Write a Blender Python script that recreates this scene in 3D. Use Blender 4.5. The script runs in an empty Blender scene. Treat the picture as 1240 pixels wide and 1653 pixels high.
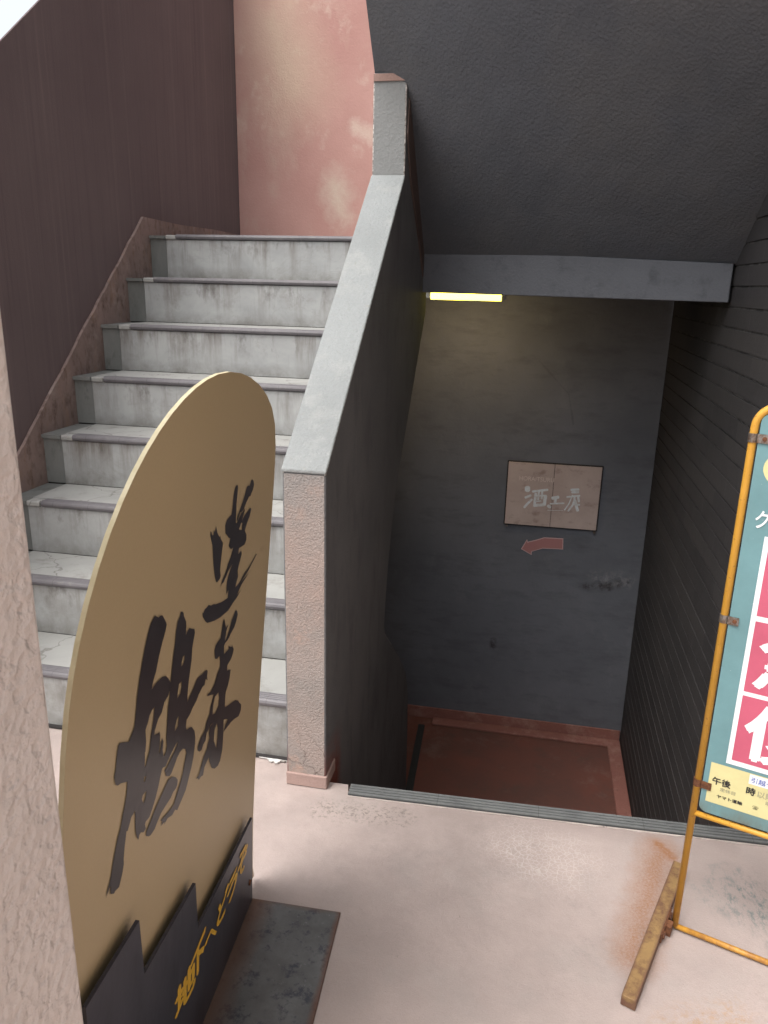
import bpy, bmesh, math, random
import numpy as np
from mathutils import Vector, Matrix

random.seed(7)
SC = bpy.context.scene
COL = SC.collection
R = math.radians

# ------------------------------------------------------------------ camera
PPX, PPY, FPX = 620.0, 826.5, 1240.0          # principal point and focal length of the photograph


def _d(px):
    v = np.array([px[0] - PPX, px[1] - PPY, FPX], float)
    return v / np.linalg.norm(v)


_down = _d((525, 5000))                       # vanishing point of the verticals
_fy = _d((880, 464))                          # vanishing point of the stair direction
_fy = _fy - _down * _fy.dot(_down)
_fy /= np.linalg.norm(_fy)
_fx = np.cross(_down, _fy)
if _fx[0] < 0:
    _fx = -_fx
RM = np.array([_fx, _fy, -_down])             # rows: world axes seen by the lens (x right, y down, z out)
CAM = np.array([0, 0, 1.5])

cam_data = bpy.data.cameras.new("camera")
cam_data.sensor_fit = 'HORIZONTAL'
cam_data.sensor_width = 36
cam_data.lens = 36 * FPX / 1240
cam_data.clip_start = 0.02
cam_data.clip_end = 500
cam_data.dof.use_dof = True
cam_data.dof.focus_distance = 1.9
cam_data.dof.aperture_fstop = 22
cam = bpy.data.objects.new("camera", cam_data)
COL.objects.link(cam)
cx, cy, cz = RM @ np.array([1, 0, 0]), RM @ np.array([0, -1, 0]), RM @ np.array([0, 0, -1])
cam.matrix_world = Matrix(((cx[0], cy[0], cz[0], CAM[0]), (cx[1], cy[1], cz[1], CAM[1]),
                           (cx[2], cy[2], cz[2], CAM[2]), (0, 0, 0, 1)))
SC.camera = cam

# ------------------------------------------------------------------ sky, sun, exposure
SUN_EL, SUN_AZ = R(62), R(215)                # azimuth clockwise from +Y
world = bpy.data.worlds.new("World")
SC.world = world
world.use_nodes = True
wn = world.node_tree.nodes
wl = world.node_tree.links
wn.clear()
sky = wn.new('ShaderNodeTexSky')
sky.sky_type = 'NISHITA'
sky.sun_disc = False
sky.sun_elevation = SUN_EL
sky.sun_rotation = SUN_AZ
sky.air_density = 1.2
sky.dust_density = 6.0
hsv = wn.new('ShaderNodeHueSaturation')
hsv.inputs['Saturation'].default_value = 0.32    # overcast
bg = wn.new('ShaderNodeBackground')
bg.inputs['Strength'].default_value = 0.15
wo = wn.new('ShaderNodeOutputWorld')
wl.new(sky.outputs[0], hsv.inputs['Color'])
wl.new(hsv.outputs[0], bg.inputs[0])
wl.new(bg.outputs[0], wo.inputs[0])
sd = bpy.data.lights.new("sun", 'SUN')
sd.energy = 0.6
sd.angle = R(40)
sd.color = (1, 0.975, 0.94)
sun = bpy.data.objects.new("sun", sd)
COL.objects.link(sun)
sdir = Vector((math.sin(SUN_AZ) * math.cos(SUN_EL), math.cos(SUN_AZ) * math.cos(SUN_EL), math.sin(SUN_EL)))
sun.rotation_euler = sdir.to_track_quat('Z', 'Y').to_euler()
SC.view_settings.view_transform = 'Standard'
SC.view_settings.look = 'None'
SC.view_settings.exposure = 1.15
SC.view_settings.gamma = 1.0


# ------------------------------------------------------------------ measuring helpers
def ray(px):
    return RM @ _d(px)


def on_z(px, z):
    r = ray(px)
    return Vector(CAM + (z - CAM[2]) / r[2] * r)


def on_x(px, x):
    r = ray(px)
    return Vector(CAM + (x - CAM[0]) / r[0] * r)


def on_y(px, y):
    r = ray(px)
    return Vector(CAM + (y - CAM[1]) / r[1] * r)


class Frame:
    """a flat face in space: origin, two in-plane axes and the outward normal"""

    def __init__(s, o, u, v):
        s.o, s.u, s.v = Vector(o), Vector(u).normalized(), Vector(v).normalized()
        s.n = s.u.cross(s.v).normalized()

    def p(s, a, b, c=0.0):
        return s.o + s.u * a + s.v * b + s.n * c

    def px(s, q, off=0.0):
        r = Vector(ray(q))
        c = Vector(CAM)
        t = (s.o + s.n * off - c).dot(s.n) / r.dot(s.n)
        d = c + r * t - s.o
        return (d.dot(s.u), d.dot(s.v))


# ------------------------------------------------------------------ object helpers
def obj(name, bm, mats, parent=None, smooth=False):
    me = bpy.data.meshes.new(name)
    bmesh.ops.recalc_face_normals(bm, faces=bm.faces)
    bm.to_mesh(me)
    bm.free()
    for m in (mats if isinstance(mats, (list, tuple)) else [mats]):
        me.materials.append(m)
    if smooth:
        for p in me.polygons:
            p.use_smooth = True
    o = bpy.data.objects.new(name, me)
    COL.objects.link(o)
    if parent:
        o.parent = parent
        o.matrix_parent_inverse = parent.matrix_basis.inverted()
    return o


def tag(o, label=None, cat=None, group=None, kind=None):
    for k, v in (('label', label), ('category', cat), ('group', group), ('kind', kind)):
        if v:
            o[k] = v
    if cat and not kind:
        o['kind'] = 'thing'
    return o


def thing(name, loc, label, cat, group=None):
    o = bpy.data.objects.new(name, None)
    o.empty_display_size = 0.1
    COL.objects.link(o)
    o.location = loc
    return tag(o, label, cat, group)


def box(bm, x0, x1, y0, y1, z0, z1, mi=0):
    vs = [bm.verts.new((x, y, z)) for x in (x0, x1) for y in (y0, y1) for z in (z0, z1)]
    fs = []
    for f in ((0, 1, 3, 2), (4, 6, 7, 5), (0, 4, 5, 1), (2, 3, 7, 6), (0, 2, 6, 4), (1, 5, 7, 3)):
        fc = bm.faces.new([vs[i] for i in f])
        fc.material_index = mi
        fs.append(fc)
    return fs


def hexa(bm, b, t):
    """solid from 4 bottom and 4 top corners"""
    v = [bm.verts.new(p) for p in list(b) + list(t)]
    for f in ((3, 2, 1, 0), (4, 5, 6, 7), (0, 1, 5, 4), (1, 2, 6, 5), (2, 3, 7, 6), (3, 0, 4, 7)):
        bm.faces.new([v[i] for i in f])


def prism(bm, pts, ext):
    """flat outline (3D points) pushed along a vector"""
    ext = Vector(ext)
    a = [bm.verts.new(p) for p in pts]
    b = [bm.verts.new(Vector(p) + ext) for p in pts]
    n = len(a)
    f0 = bm.faces.new(a)
    f1 = bm.faces.new(b[::-1])
    side = []
    for i in range(n):
        j = (i + 1) % n
        side.append(bm.faces.new((a[i], b[i], b[j], a[j])))
    return f0, f1, side


def bevel(bm, w, seg=2, ang=40):
    bm.normal_update()
    es = [e for e in bm.edges if len(e.link_faces) == 2 and e.calc_face_angle(0) > R(ang)]
    bmesh.ops.bevel(bm, geom=es, offset=w, segments=seg, affect='EDGES', profile=0.5)


def tube(bm, pts, r, seg=14, cap=True):
    pts = [Vector(p) for p in pts]
    rings = []
    up = None
    for i, p in enumerate(pts):
        d = (pts[min(i + 1, len(pts) - 1)] - pts[max(i - 1, 0)]).normalized()
        if up is None:
            up = Vector((0, 0, 1)) if abs(d.z) < 0.9 else Vector((0, 1, 0))
        s = d.cross(up).normalized()
        up = s.cross(d).normalized()
        rings.append([bm.verts.new(p + s * math.cos(a) * r + up * math.sin(a) * r)
                      for a in [2 * math.pi * k / seg for k in range(seg)]])
    for a, b in zip(rings, rings[1:]):
        for k in range(seg):
            bm.faces.new((a[k], a[(k + 1) % seg], b[(k + 1) % seg], b[k]))
    if cap:
        bm.faces.new(rings[0][::-1])
        bm.faces.new(rings[-1])


def curve_fill(loops):
    """triangulated fill of 2D loops (first outline, then holes); list of (pts, faces)"""
    cu = bpy.data.curves.new("fill", 'CURVE')
    cu.dimensions = '2D'
    cu.fill_mode = 'BOTH'
    for lp in loops:
        sp = cu.splines.new('POLY')
        sp.points.add(len(lp) - 1)
        for i, q in enumerate(lp):
            sp.points[i].co = (q[0], q[1], 0, 1)
        sp.use_cyclic_u = True
    return curve_mesh(cu)


def curve_mesh(cu):
    o = bpy.data.objects.new("fill", cu)
    COL.objects.link(o)
    dg = bpy.context.evaluated_depsgraph_get()
    me = bpy.data.meshes.new_from_object(o.evaluated_get(dg))
    vs = [(v.co.x, v.co.y) for v in me.vertices]
    fs = [tuple(p.vertices) for p in me.polygons]
    bpy.data.objects.remove(o)
    bpy.data.meshes.remove(me)
    bpy.data.curves.remove(cu)
    return vs, fs


def glyphs(text, bold=0.0, shear=0.0):
    cu = bpy.data.curves.new("text", 'FONT')
    cu.body = text
    cu.size = 1.0
    cu.offset = bold
    cu.shear = shear
    cu.resolution_u = 4
    return curve_mesh(cu)


def put_flat(bm, vf, fn, mi=0):
    vs, fs = vf
    w = [bm.verts.new(fn(x, y)) for x, y in vs]
    for f in fs:
        try:
            bm.faces.new([w[i] for i in f]).material_index = mi
        except ValueError:
            pass


def put_text(bm, fr, text, u0, v0, w, h, off, bold=0.0, mi=0):
    """text stretched into the rectangle u0..u0+w, v0..v0+h of a frame"""
    vs, fs = glyphs(text)
    xs = [v[0] for v in vs]
    ys = [v[1] for v in vs]
    ax, bx, ay, by = min(xs), max(xs), min(ys), max(ys)
    for k, (dx, dy) in enumerate(((0, 0),) if bold <= 0 else ((0, 0), (bold, 0), (-bold, 0), (0, bold), (0, -bold))):
        put_flat(bm, (vs, fs), lambda x, y: fr.p(u0 + (x + dx - ax) / (bx - ax) * w, v0 + (y + dy - ay) / (by - ay) * h, off + k * 0.00004), mi)


# ------------------------------------------------------------------ materials
class NT:
    def __init__(s, name, rough=0.85, spec=0.3):
        s.m = bpy.data.materials.new(name)
        s.m.use_nodes = True
        s.n = s.m.node_tree.nodes
        s.l = s.m.node_tree.links
        s.b = s.n['Principled BSDF']
        s.b.inputs['Roughness'].default_value = rough
        s.b.inputs['Specular IOR Level'].default_value = spec
        s.co = s.n.new('ShaderNodeNewGeometry').outputs['Position']

    def val(s, sock, v):
        if isinstance(v, bpy.types.NodeSocket):
            s.l.new(v, sock)
        else:
            sock.default_value = v

    def noise(s, scale, detail=6, rough=0.6, stretch=(1, 1, 1), dist=0.0, off=(0, 0, 0), co=None):
        mp = s.n.new('ShaderNodeMapping')
        mp.inputs['Scale'].default_value = stretch
        mp.inputs['Location'].default_value = off
        s.l.new(co or s.co, mp.inputs['Vector'])
        t = s.n.new('ShaderNodeTexNoise')
        t.inputs['Scale'].default_value = scale
        t.inputs['Detail'].default_value = detail
        t.inputs['Roughness'].default_value = rough
        t.inputs['Distortion'].default_value = dist
        s.l.new(mp.outputs[0], t.inputs['Vector'])
        return t.outputs['Fac']

    def voro(s, scale, feature='F1', stretch=(1, 1, 1), co=None, out='Distance'):
        mp = s.n.new('ShaderNodeMapping')
        mp.inputs['Scale'].default_value = stretch
        s.l.new(co or s.co, mp.inputs['Vector'])
        t = s.n.new('ShaderNodeTexVoronoi')
        t.feature = feature
        t.inputs['Scale'].default_value = scale
        s.l.new(mp.outputs[0], t.inputs['Vector'])
        return t.outputs[out]

    def rng(s, f, a, b, c=0.0, d=1.0):
        t = s.n.new('ShaderNodeMapRange')
        s.l.new(f, t.inputs['Value'])
        for k, v in (('From Min', a), ('From Max', b), ('To Min', c), ('To Max', d)):
            t.inputs[k].default_value = v
        return t.outputs[0]

    def math(s, op, a, b=0.0, clamp=False):
        t = s.n.new('ShaderNodeMath')
        t.operation = op
        t.use_clamp = clamp
        s.val(t.inputs[0], a)
        s.val(t.inputs[1], b)
        return t.outputs[0]

    def vec(s, op, a, b, scale=None):
        t = s.n.new('ShaderNodeVectorMath')
        t.operation = op
        s.val(t.inputs[0], a)
        s.val(t.inputs[1], b)
        if scale is not None:
            s.val(t.inputs['Scale'], scale)
        return t.outputs['Value'] if op in ('DOT_PRODUCT', 'LENGTH', 'DISTANCE') else t.outputs[0]

    def mix(s, fac, a, b):
        t = s.n.new('ShaderNodeMix')
        t.data_type = 'RGBA'
        s.val(t.inputs['Factor'], fac)
        for sock, v in ((t.inputs['A'], a), (t.inputs['B'], b)):
            pass
        s.val(t.inputs[6], a if isinstance(a, bpy.types.NodeSocket) else (*a, 1))
        s.val(t.inputs[7], b if isinstance(b, bpy.types.NodeSocket) else (*b, 1))
        return t.outputs[2]

    def sep(s):
        t = s.n.new('ShaderNodeSeparateXYZ')
        s.l.new(s.co, t.inputs[0])
        return t.outputs

    def segment(s, a, b, r, soft, wob=0.0, nscale=12):
        """1 near the line a-b, 0 beyond r + soft, with a wobbling border"""
        a, b = Vector(a), Vector(b)
        pa = s.vec('SUBTRACT', s.co, a)
        ab = b - a
        h = s.math('DIVIDE', s.vec('DOT_PRODUCT', pa, ab), ab.length_squared, True)
        sc = s.vec('SCALE', ab, (0, 0, 0), h)
        d = s.vec('LENGTH', s.vec('SUBTRACT', pa, sc), (0, 0, 0))
        if wob:
            d = s.math('ADD', d, s.math('MULTIPLY', s.math('SUBTRACT', s.noise(nscale, 8, 0.7), 0.5), wob))
        return s.rng(d, r, r + soft, 1.0, 0.0)

    def bump(s, h, strength=0.5, dist=0.005):
        t = s.n.new('ShaderNodeBump')
        t.inputs['Strength'].default_value = strength
        t.inputs['Distance'].default_value = dist
        s.l.new(h, t.inputs['Height'])
        prev = s.b.inputs['Normal'].links
        if prev:
            s.l.new(prev[0].from_socket, t.inputs['Normal'])
        s.l.new(t.outputs[0], s.b.inputs['Normal'])

    def color(s, c):
        s.val(s.b.inputs['Base Color'], c if isinstance(c, bpy.types.NodeSocket) else (*c, 1))
        return s.m


def mul(c, k):
    return tuple(x * k for x in c)


def stucco(name, c, var=0.25, grain=260, bump=0.5, blot=None, dirt=None, rough=0.9, bdist=0.004, spec=0.25):
    """painted rough render: cloudy tone, optional second paint showing through, dark pits"""
    t = NT(name, rough, spec)
    big = t.rng(t.noise(2.2, 8, 0.65), 0.3, 0.7)
    col = t.mix(big, mul(c, 1 - var), mul(c, 1 + var))
    if blot:
        for bc, sc, lo, hi, off in blot:
            col = t.mix(t.rng(t.noise(sc, 9, 0.7, off=(off, off, off)), lo, hi), col, bc)
    fine = t.noise(grain, 3, 0.6)
    col = t.mix(t.rng(fine, 0.25, 0.75, 0.0, 0.35), col, mul(c, 0.55))
    if dirt:
        dm = t.math('MULTIPLY', t.rng(t.noise(55, 6, 0.75), 0.6, 0.72), t.rng(t.noise(4, 4, 0.6, off=(5, 2, 8)), 0.45, 0.65))
        col = t.mix(dm, col, dirt)
    t.bump(t.noise(grain * 0.5, 4, 0.65), bump, bdist)
    t.bump(t.voro(grain * 0.35), bump * 0.4, bdist)
    return t.color(col)


M = {}


def mul3(t, c, k):
    return t.vec('SCALE', c, (0, 0, 0), k)


def streaky(name, c, *a, **k):
    t = NT(name, 0.9, 0.25)
    b = t.mix(t.rng(t.noise(3, 8, 0.7), 0.3, 0.7), mul(c, 0.75), mul(c, 1.3))
    b = t.mix(t.rng(t.noise(20, 7, 0.75, stretch=(1, 1, 0.45)), 0.5, 0.66, 0, 0.75), b, (0.075, 0.045, 0.035))
    b = t.mix(t.rng(t.noise(11, 7, 0.7, stretch=(1, 1, 0.4), off=(4, 1, 2)), 0.52, 0.68, 0, 0.7), b, (0.27, 0.175, 0.13))
    b = t.mix(t.rng(t.noise(9, 7, 0.7, off=(7, 1, 2)), 0.55, 0.68, 0, 0.7), b, (0.31, 0.25, 0.225))
    t.bump(t.noise(60, 6, 0.7), 0.5, 0.005)
    return t.color(b)


# the pink painted entrance floor
t = NT('pink_floor_paint', 0.75, 0.3)
base = t.mix(t.rng(t.noise(1.6, 8, 0.6), 0.3, 0.7), (0.30, 0.25, 0.232), (0.445, 0.366, 0.338))
base = t.mix(t.rng(t.noise(5, 9, 0.7, off=(3, 1, 4)), 0.5, 0.75, 0, 0.6), base, (0.33, 0.295, 0.275))
spk = t.math('MULTIPLY', t.rng(t.noise(95, 5, 0.7, stretch=(1, 1, 1)), 0.635, 0.70), t.rng(t.noise(6, 5, 0.7, off=(9, 3, 2)), 0.5, 0.66))
base = t.mix(t.math('MULTIPLY', spk, 0.75), base, (0.10, 0.095, 0.085))
gr = t.segment((0.62, 1.78, 0), (0.78, 1.66, 0), 0.03, 0.10, 0.18, 22)
base = t.mix(t.math('MULTIPLY', gr, t.rng(t.noise(45, 6, 0.8, stretch=(1, 0.5, 1)), 0.48, 0.62)), base, (0.16, 0.19, 0.185))
s2 = t.segment((-0.52, 1.87, 0), (-0.30, 1.89, 0), 0.015, 0.05, 0.12, 25)
base = t.mix(t.math('MULTIPLY', s2, t.rng(t.noise(70, 6, 0.8), 0.5, 0.6)), base, (0.17, 0.15, 0.13))
ring = t.segment((-0.2, 1.94, 0), (0.6, 1.99, 0), 0.01, 0.06, 0.06, 18)
base = t.mix(t.math('MULTIPLY', ring, 0.5), base, (0.25, 0.205, 0.19))
craze = t.rng(t.voro(75, 'DISTANCE_TO_EDGE', co=t.vec('ADD', t.co, t.vec('SCALE', t.n.new('ShaderNodeTexNoise').outputs['Color'], (0, 0, 0), 0.02))), 0.0, 0.09, 1.0, 0.0)
cm = t.segment((0.06, 1.83, 0), (0.16, 1.80, 0), 0.03, 0.13, 0.14, 14)
base = t.mix(t.math('MULTIPLY', t.math('MULTIPLY', craze, cm), 0.6), base, (0.56, 0.50, 0.47))
gm = t.math('MULTIPLY', t.segment((-0.75, 2.0, 0), (-0.1, 1.75, 0), 0.05, 0.55, 0.5, 3), t.rng(t.noise(7, 8, 0.7, off=(3, 3, 9)), 0.35, 0.68))
base = t.mix(t.math('MULTIPLY', gm, 0.5), base, (0.235, 0.195, 0.18))
rust = t.segment(on_z((1022, 1545), 0), on_z((1066, 1372), 0), 0.004, 0.075, 0.07, 26)
rust = t.math('MULTIPLY', rust, t.rng(t.noise(150, 6, 0.85), 0.2, 0.62))
rtop = t.segment(on_z((1062, 1362), 0), on_z((1085, 1385), 0), 0.005, 0.030, 0.03, 30)
rust = t.math('MAXIMUM', rust, t.math('MULTIPLY', rtop, t.rng(t.noise(90, 5, 0.8), 0.2, 0.5)))
base = t.mix(t.math('MULTIPLY', rust, 0.85), base, (0.25, 0.105, 0.038))
r2 = t.segment((0.40, 1.34, 0), (0.52, 1.39, 0), 0.01, 0.07, 0.10, 20)
base = t.mix(t.math('MULTIPLY', r2, t.rng(t.noise(60, 6, 0.8), 0.45, 0.7)), base, (0.36, 0.21, 0.10))
fine = t.noise(210, 5, 0.75)
base = t.mix(t.rng(fine, 0.30, 0.72, 0.0, 0.30), mul3(t, base, 1.06), mul3(t, base, 0.70))
sm = t.math('MULTIPLY', t.rng(t.noise(11, 8, 0.75, off=(1, 8, 5)), 0.54, 0.74), t.rng(t.noise(2.3, 3, 0.5, off=(4, 4, 4)), 0.42, 0.6))
base = t.mix(t.math('MULTIPLY', sm, 0.45), base, (0.20, 0.18, 0.168))
scr = t.math('MULTIPLY', t.rng(t.noise(60, 4, 0.7, stretch=(0.35, 1.4, 1), off=(2, 6, 1)), 0.70, 0.73), t.rng(t.noise(4, 4, 0.6, off=(6, 6, 2)), 0.46, 0.58))
base = t.mix(t.math('MULTIPLY', scr, 0.65), base, (0.10, 0.09, 0.085))
t.bump(t.noise(300, 4, 0.7), 0.45, 0.002)
t.bump(t.noise(12, 6, 0.65), 0.5, 0.006)
M['floor'] = t.color(base)
M['pink_trim'] = stucco('pink_skirting_paint', (0.36, 0.255, 0.225), 0.15, 300, 0.35, dirt=(0.15, 0.11, 0.1))

# divider: pale worn paint on the cap, pink underneath on the end, near-black on the stair-well side
M['cap'] = stucco('pale_weathered_paint', (0.25, 0.264, 0.264), 0.12, 230, 0.75, blot=[((0.33, 0.338, 0.325), 7, 0.5, 0.75, 3)], dirt=(0.22, 0.21, 0.18))
M['cap_grey'] = stucco('grey_render', (0.22, 0.228, 0.225), 0.10, 230, 0.6, dirt=(0.2, 0.2, 0.18))
t = NT('worn_pink_render', 0.92, 0.2)
c = t.mix(t.rng(t.noise(3, 8, 0.7), 0.35, 0.65), (0.325, 0.255, 0.225), (0.30, 0.265, 0.245))
c = t.mix(t.rng(t.noise(6, 8, 0.75, off=(3, 7, 2)), 0.48, 0.68, 0, 0.75), c, (0.235, 0.215, 0.20))
c = t.mix(t.rng(t.noise(7, 6, 0.7, off=(1, 2, 9)), 0.58, 0.7, 0, 0.8), c, (0.41, 0.28, 0.225))
topm = t.rng(t.sep()[2], 0.75, 1.0)
c = t.mix(t.math('MULTIPLY', topm, t.rng(t.noise(9, 6, 0.7), 0.3, 0.6)), c, (0.25, 0.235, 0.225))
wv = t.vec('SCALE', t.vec('SUBTRACT', t.n.new('ShaderNodeTexNoise').outputs['Color'], (0.5, 0.5, 0.5)), (0, 0, 0), 0.0)
nz = t.n.new('ShaderNodeTexNoise')
nz.inputs['Scale'].default_value = 30
nz.inputs['Detail'].default_value = 6
t.l.new(t.co, nz.inputs['Vector'])
wco = t.vec('ADD', t.co, t.vec('SCALE', nz.outputs['Color'], (0, 0, 0), 0.05))
crk = t.rng(t.voro(9, 'DISTANCE_TO_EDGE', co=wco), 0.0, 0.016, 1.0, 0.0)
crk = t.math('MULTIPLY', crk, t.rng(t.sep()[2], 0.10, 0.26, 1.0, 0.0))
c = t.mix(t.math('MULTIPLY', crk, 0.8), c, (0.09, 0.065, 0.055))
c = t.mix(t.rng(t.noise(160, 3, 0.6), 0.6, 0.75, 0, 0.5), c, (0.14, 0.11, 0.1))
t.bump(t.noise(230, 4, 0.65), 0.75, 0.004)
t.bump(t.voro(150), 0.5, 0.003)
M['end'] = t.color(c)
t = NT('charcoal_render', 0.9, 0.25)
c = t.mix(t.rng(t.noise(2.4, 8, 0.65), 0.3, 0.7), (0.120, 0.121, 0.124), (0.165, 0.165, 0.167))
c = t.mix(t.rng(t.noise(9, 8, 0.75, stretch=(1, 1, 0.35), off=(2, 5, 1)), 0.50, 0.72, 0, 0.7), c, (0.080, 0.078, 0.080))
lo = t.math('MULTIPLY', t.rng(t.sep()[2], -0.02, 0.16, 1, 0), t.rng(t.math('ADD', t.sep()[1], t.math('MULTIPLY', t.noise(8, 5), 0.1)), 2.14, 2.22, 1, 0))
c = t.mix(t.math('MULTIPLY', lo, t.rng(t.noise(18, 6, 0.7), 0.3, 0.5)), c, (0.20, 0.06, 0.042))
t.bump(t.noise(130, 4, 0.65), 0.7, 0.005)
M['charcoal'] = t.color(c)
M['soffit'] = stucco('grey_spatter_coat', (0.104, 0.111, 0.125), 0.16, 260, 0.55, blot=[((0.132, 0.133, 0.136), 1.5, 0.4, 0.7, 2)], bdist=0.006)
M['beam'] = stucco('blue_grey_render', (0.128, 0.134, 0.148), 0.10, 240, 0.5, blot=[((0.075, 0.078, 0.084), 12, 0.55, 0.75, 4)])

# back wall of the stair-well
t = NT('slate_blue_wall_paint', 0.72, 0.35)
c = t.mix(t.rng(t.noise(1.5, 7, 0.6), 0.3, 0.7), (0.120, 0.128, 0.146), (0.178, 0.188, 0.212))
c = t.mix(t.rng(t.noise(4, 9, 0.75, stretch=(1, 1, 0.6), off=(4, 4, 1)), 0.55, 0.8, 0, 0.5), c, (0.235, 0.242, 0.26))
c = t.mix(t.rng(t.noise(7, 9, 0.75, stretch=(0.5, 1, 1.8), off=(2, 4, 7)), 0.5, 0.7, 0, 0.55), c, (0.085, 0.088, 0.098))
for a, b, r, s, w, f in (((0.37, 4.51, -0.235), (0.50, 4.51, -0.22), 0.002, 0.035, 0.09, 0.8), ((0.48, 4.51, -0.23), (0.62, 4.51, -0.185), 0.002, 0.035, 0.10, 0.8),
                         ((-0.15, 4.51, -0.66), (-0.15, 4.51, -0.70), 0.008, 0.02, 0.02, 0.9)):
    sm = t.segment(a, b, r, s, w, 13)
    c = t.mix(t.math('MULTIPLY', sm, t.rng(t.noise(40, 7, 0.8), 0.35, 0.6, 0, f)), c, (0.03, 0.027, 0.027))
halo = t.segment((0.45, 4.51, -0.17), (0.62, 4.51, -0.18), 0.01, 0.06, 0.08, 14)
c = t.mix(t.math('MULTIPLY', halo, t.rng(t.noise(30, 6, 0.7, off=(2, 2, 2)), 0.45, 0.6, 0, 0.5)), c, (0.32, 0.32, 0.33))
for a, b in (((0.0, 4.51, 1.1), (0.18, 4.51, 0.92)), ((0.18, 4.51, 0.92), (0.22, 4.51, 0.75))):
    c = t.mix(t.math('MULTIPLY', t.segment(a, b, 0.0, 0.006, 0.03, 6), 0.5), c, (0.10, 0.10, 0.11))
t.bump(t.noise(60, 5, 0.6), 0.35, 0.004)
M['slate'] = t.color(c)
M['red_floor'] = None
t = NT('red_brown_floor_paint', 0.7, 0.35)
c = t.mix(t.rng(t.noise(2.5, 8, 0.65), 0.35, 0.65), (0.130, 0.064, 0.052), (0.185, 0.070, 0.052))
c = t.mix(t.rng(t.noise(5, 9, 0.75, off=(6, 1, 1)), 0.55, 0.75, 0, 0.6), c, (0.24, 0.17, 0.145))
c = t.mix(t.rng(t.noise(4, 9, 0.75, off=(1, 6, 3)), 0.52, 0.7, 0, 0.7), c, (0.10, 0.068, 0.056))
t.bump(t.noise(60, 5, 0.7), 0.3, 0.004)
M['red_floor'] = t.color(c)
M['red_border'] = stucco('red_border_paint', (0.29, 0.128, 0.104), 0.2, 160, 0.3, blot=[((0.42, 0.25, 0.21), 6, 0.5, 0.7, 2)], dirt=(0.05, 0.035, 0.03))

# left wall: dark brown paint with dry-brush streaks
t = NT('dark_brown_streaked_paint', 0.85, 0.25)
st = t.noise(34, 5, 0.75, stretch=(1, 1, 0.012))
st2 = t.noise(9, 4, 0.6, stretch=(1, 1, 0.01), off=(0, 3, 0))
c = t.mix(t.rng(t.noise(1.2, 6, 0.6), 0.3, 0.7), (0.118, 0.088, 0.090), (0.150, 0.114, 0.114))
c = t.mix(t.math('MULTIPLY', t.rng(st, 0.5, 0.68), t.rng(st2, 0.42, 0.60, 0.0, 0.5)), c, (0.20, 0.155, 0.15))
st3 = t.noise(55, 4, 0.7, stretch=(1, 1, 0.02), off=(0, 9, 1))
c = t.mix(t.math('MULTIPLY', t.rng(st3, 0.5, 0.7), t.rng(st2, 0.62, 0.42, 0.0, 0.35)), c, (0.070, 0.050, 0.054))
fl = t.math('MULTIPLY', t.rng(t.noise(70, 6, 0.8), 0.68, 0.70), t.rng(t.noise(3, 4, 0.6, off=(7, 1, 1)), 0.55, 0.6))
t.bump(t.noise(150, 4, 0.6), 0.4, 0.003)
M['brown'] = t.color(c)
# the pink rear wall of the landing
t = NT('faded_pink_render', 0.9, 0.2)
c = t.mix(t.rng(t.noise(1.6, 7, 0.6), 0.3, 0.7), (0.41, 0.225, 0.197), (0.48, 0.285, 0.25))
c = t.mix(t.rng(t.noise(2.2, 8, 0.65, stretch=(1, 1, 0.5), off=(2.3, 0, 0.7)), 0.53, 0.72, 0, 0.7), c, (0.50, 0.395, 0.315))
c = t.mix(t.rng(t.noise(6, 9, 0.7, stretch=(1, 1, 0.7), off=(1, 4, 2)), 0.58, 0.72, 0, 0.6), c, (0.56, 0.45, 0.37))
q = on_y((540, 300), 5.25)
q2 = on_y((548, 340), 5.25)
c = t.mix(t.math('MULTIPLY', t.segment(q, q2, 0.0, 0.14, 0.28, 7), 0.65), c, (0.56, 0.49, 0.40))
q, q2 = on_y((575, 205), 5.25), on_y((600, 222), 5.25)
c = t.mix(t.math('MULTIPLY', t.segment(q, q2, 0.01, 0.06, 0.16, 12), 0.7), c, (0.58, 0.46, 0.39))
q, q2 = on_y((440, 40), 5.25), on_y((470, 140), 5.25)
c = t.mix(t.math('MULTIPLY', t.segment(q, q2, 0.02, 0.35, 0.3, 4), 0.6), c, (0.56, 0.45, 0.34))  # light from the upper left, painted into the wall as a soft pale area
t.bump(t.noise(90, 5, 0.65), 0.5, 0.005)
M['pinkwall'] = t.color(c)

# pillar close to the lens: coarse spatter render, pinkish white
t = NT('coarse_pale_spatter_render', 0.9, 0.25)
c = t.mix(t.rng(t.noise(6, 8, 0.65), 0.3, 0.7), (0.68, 0.605, 0.57), (0.77, 0.70, 0.665))
pit = t.math('MULTIPLY', t.rng(t.noise(70, 5, 0.7, stretch=(1, 1, 0.6)), 0.62, 0.70), t.rng(t.noise(9, 5, 0.7, off=(3, 3, 3)), 0.46, 0.62))
c = t.mix(t.math('MULTIPLY', pit, 0.8), c, (0.16, 0.145, 0.145))
t.bump(t.rng(t.noise(48, 3, 0.5, off=(2, 2, 2)), 0.50, 0.62, 1.0, 0.0), 0.35, 0.006)
t.bump(t.noise(90, 3, 0.5), 0.4, 0.007)
t.bump(t.voro(75), 0.4, 0.005)
M['spatter'] = t.color(c)

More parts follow.
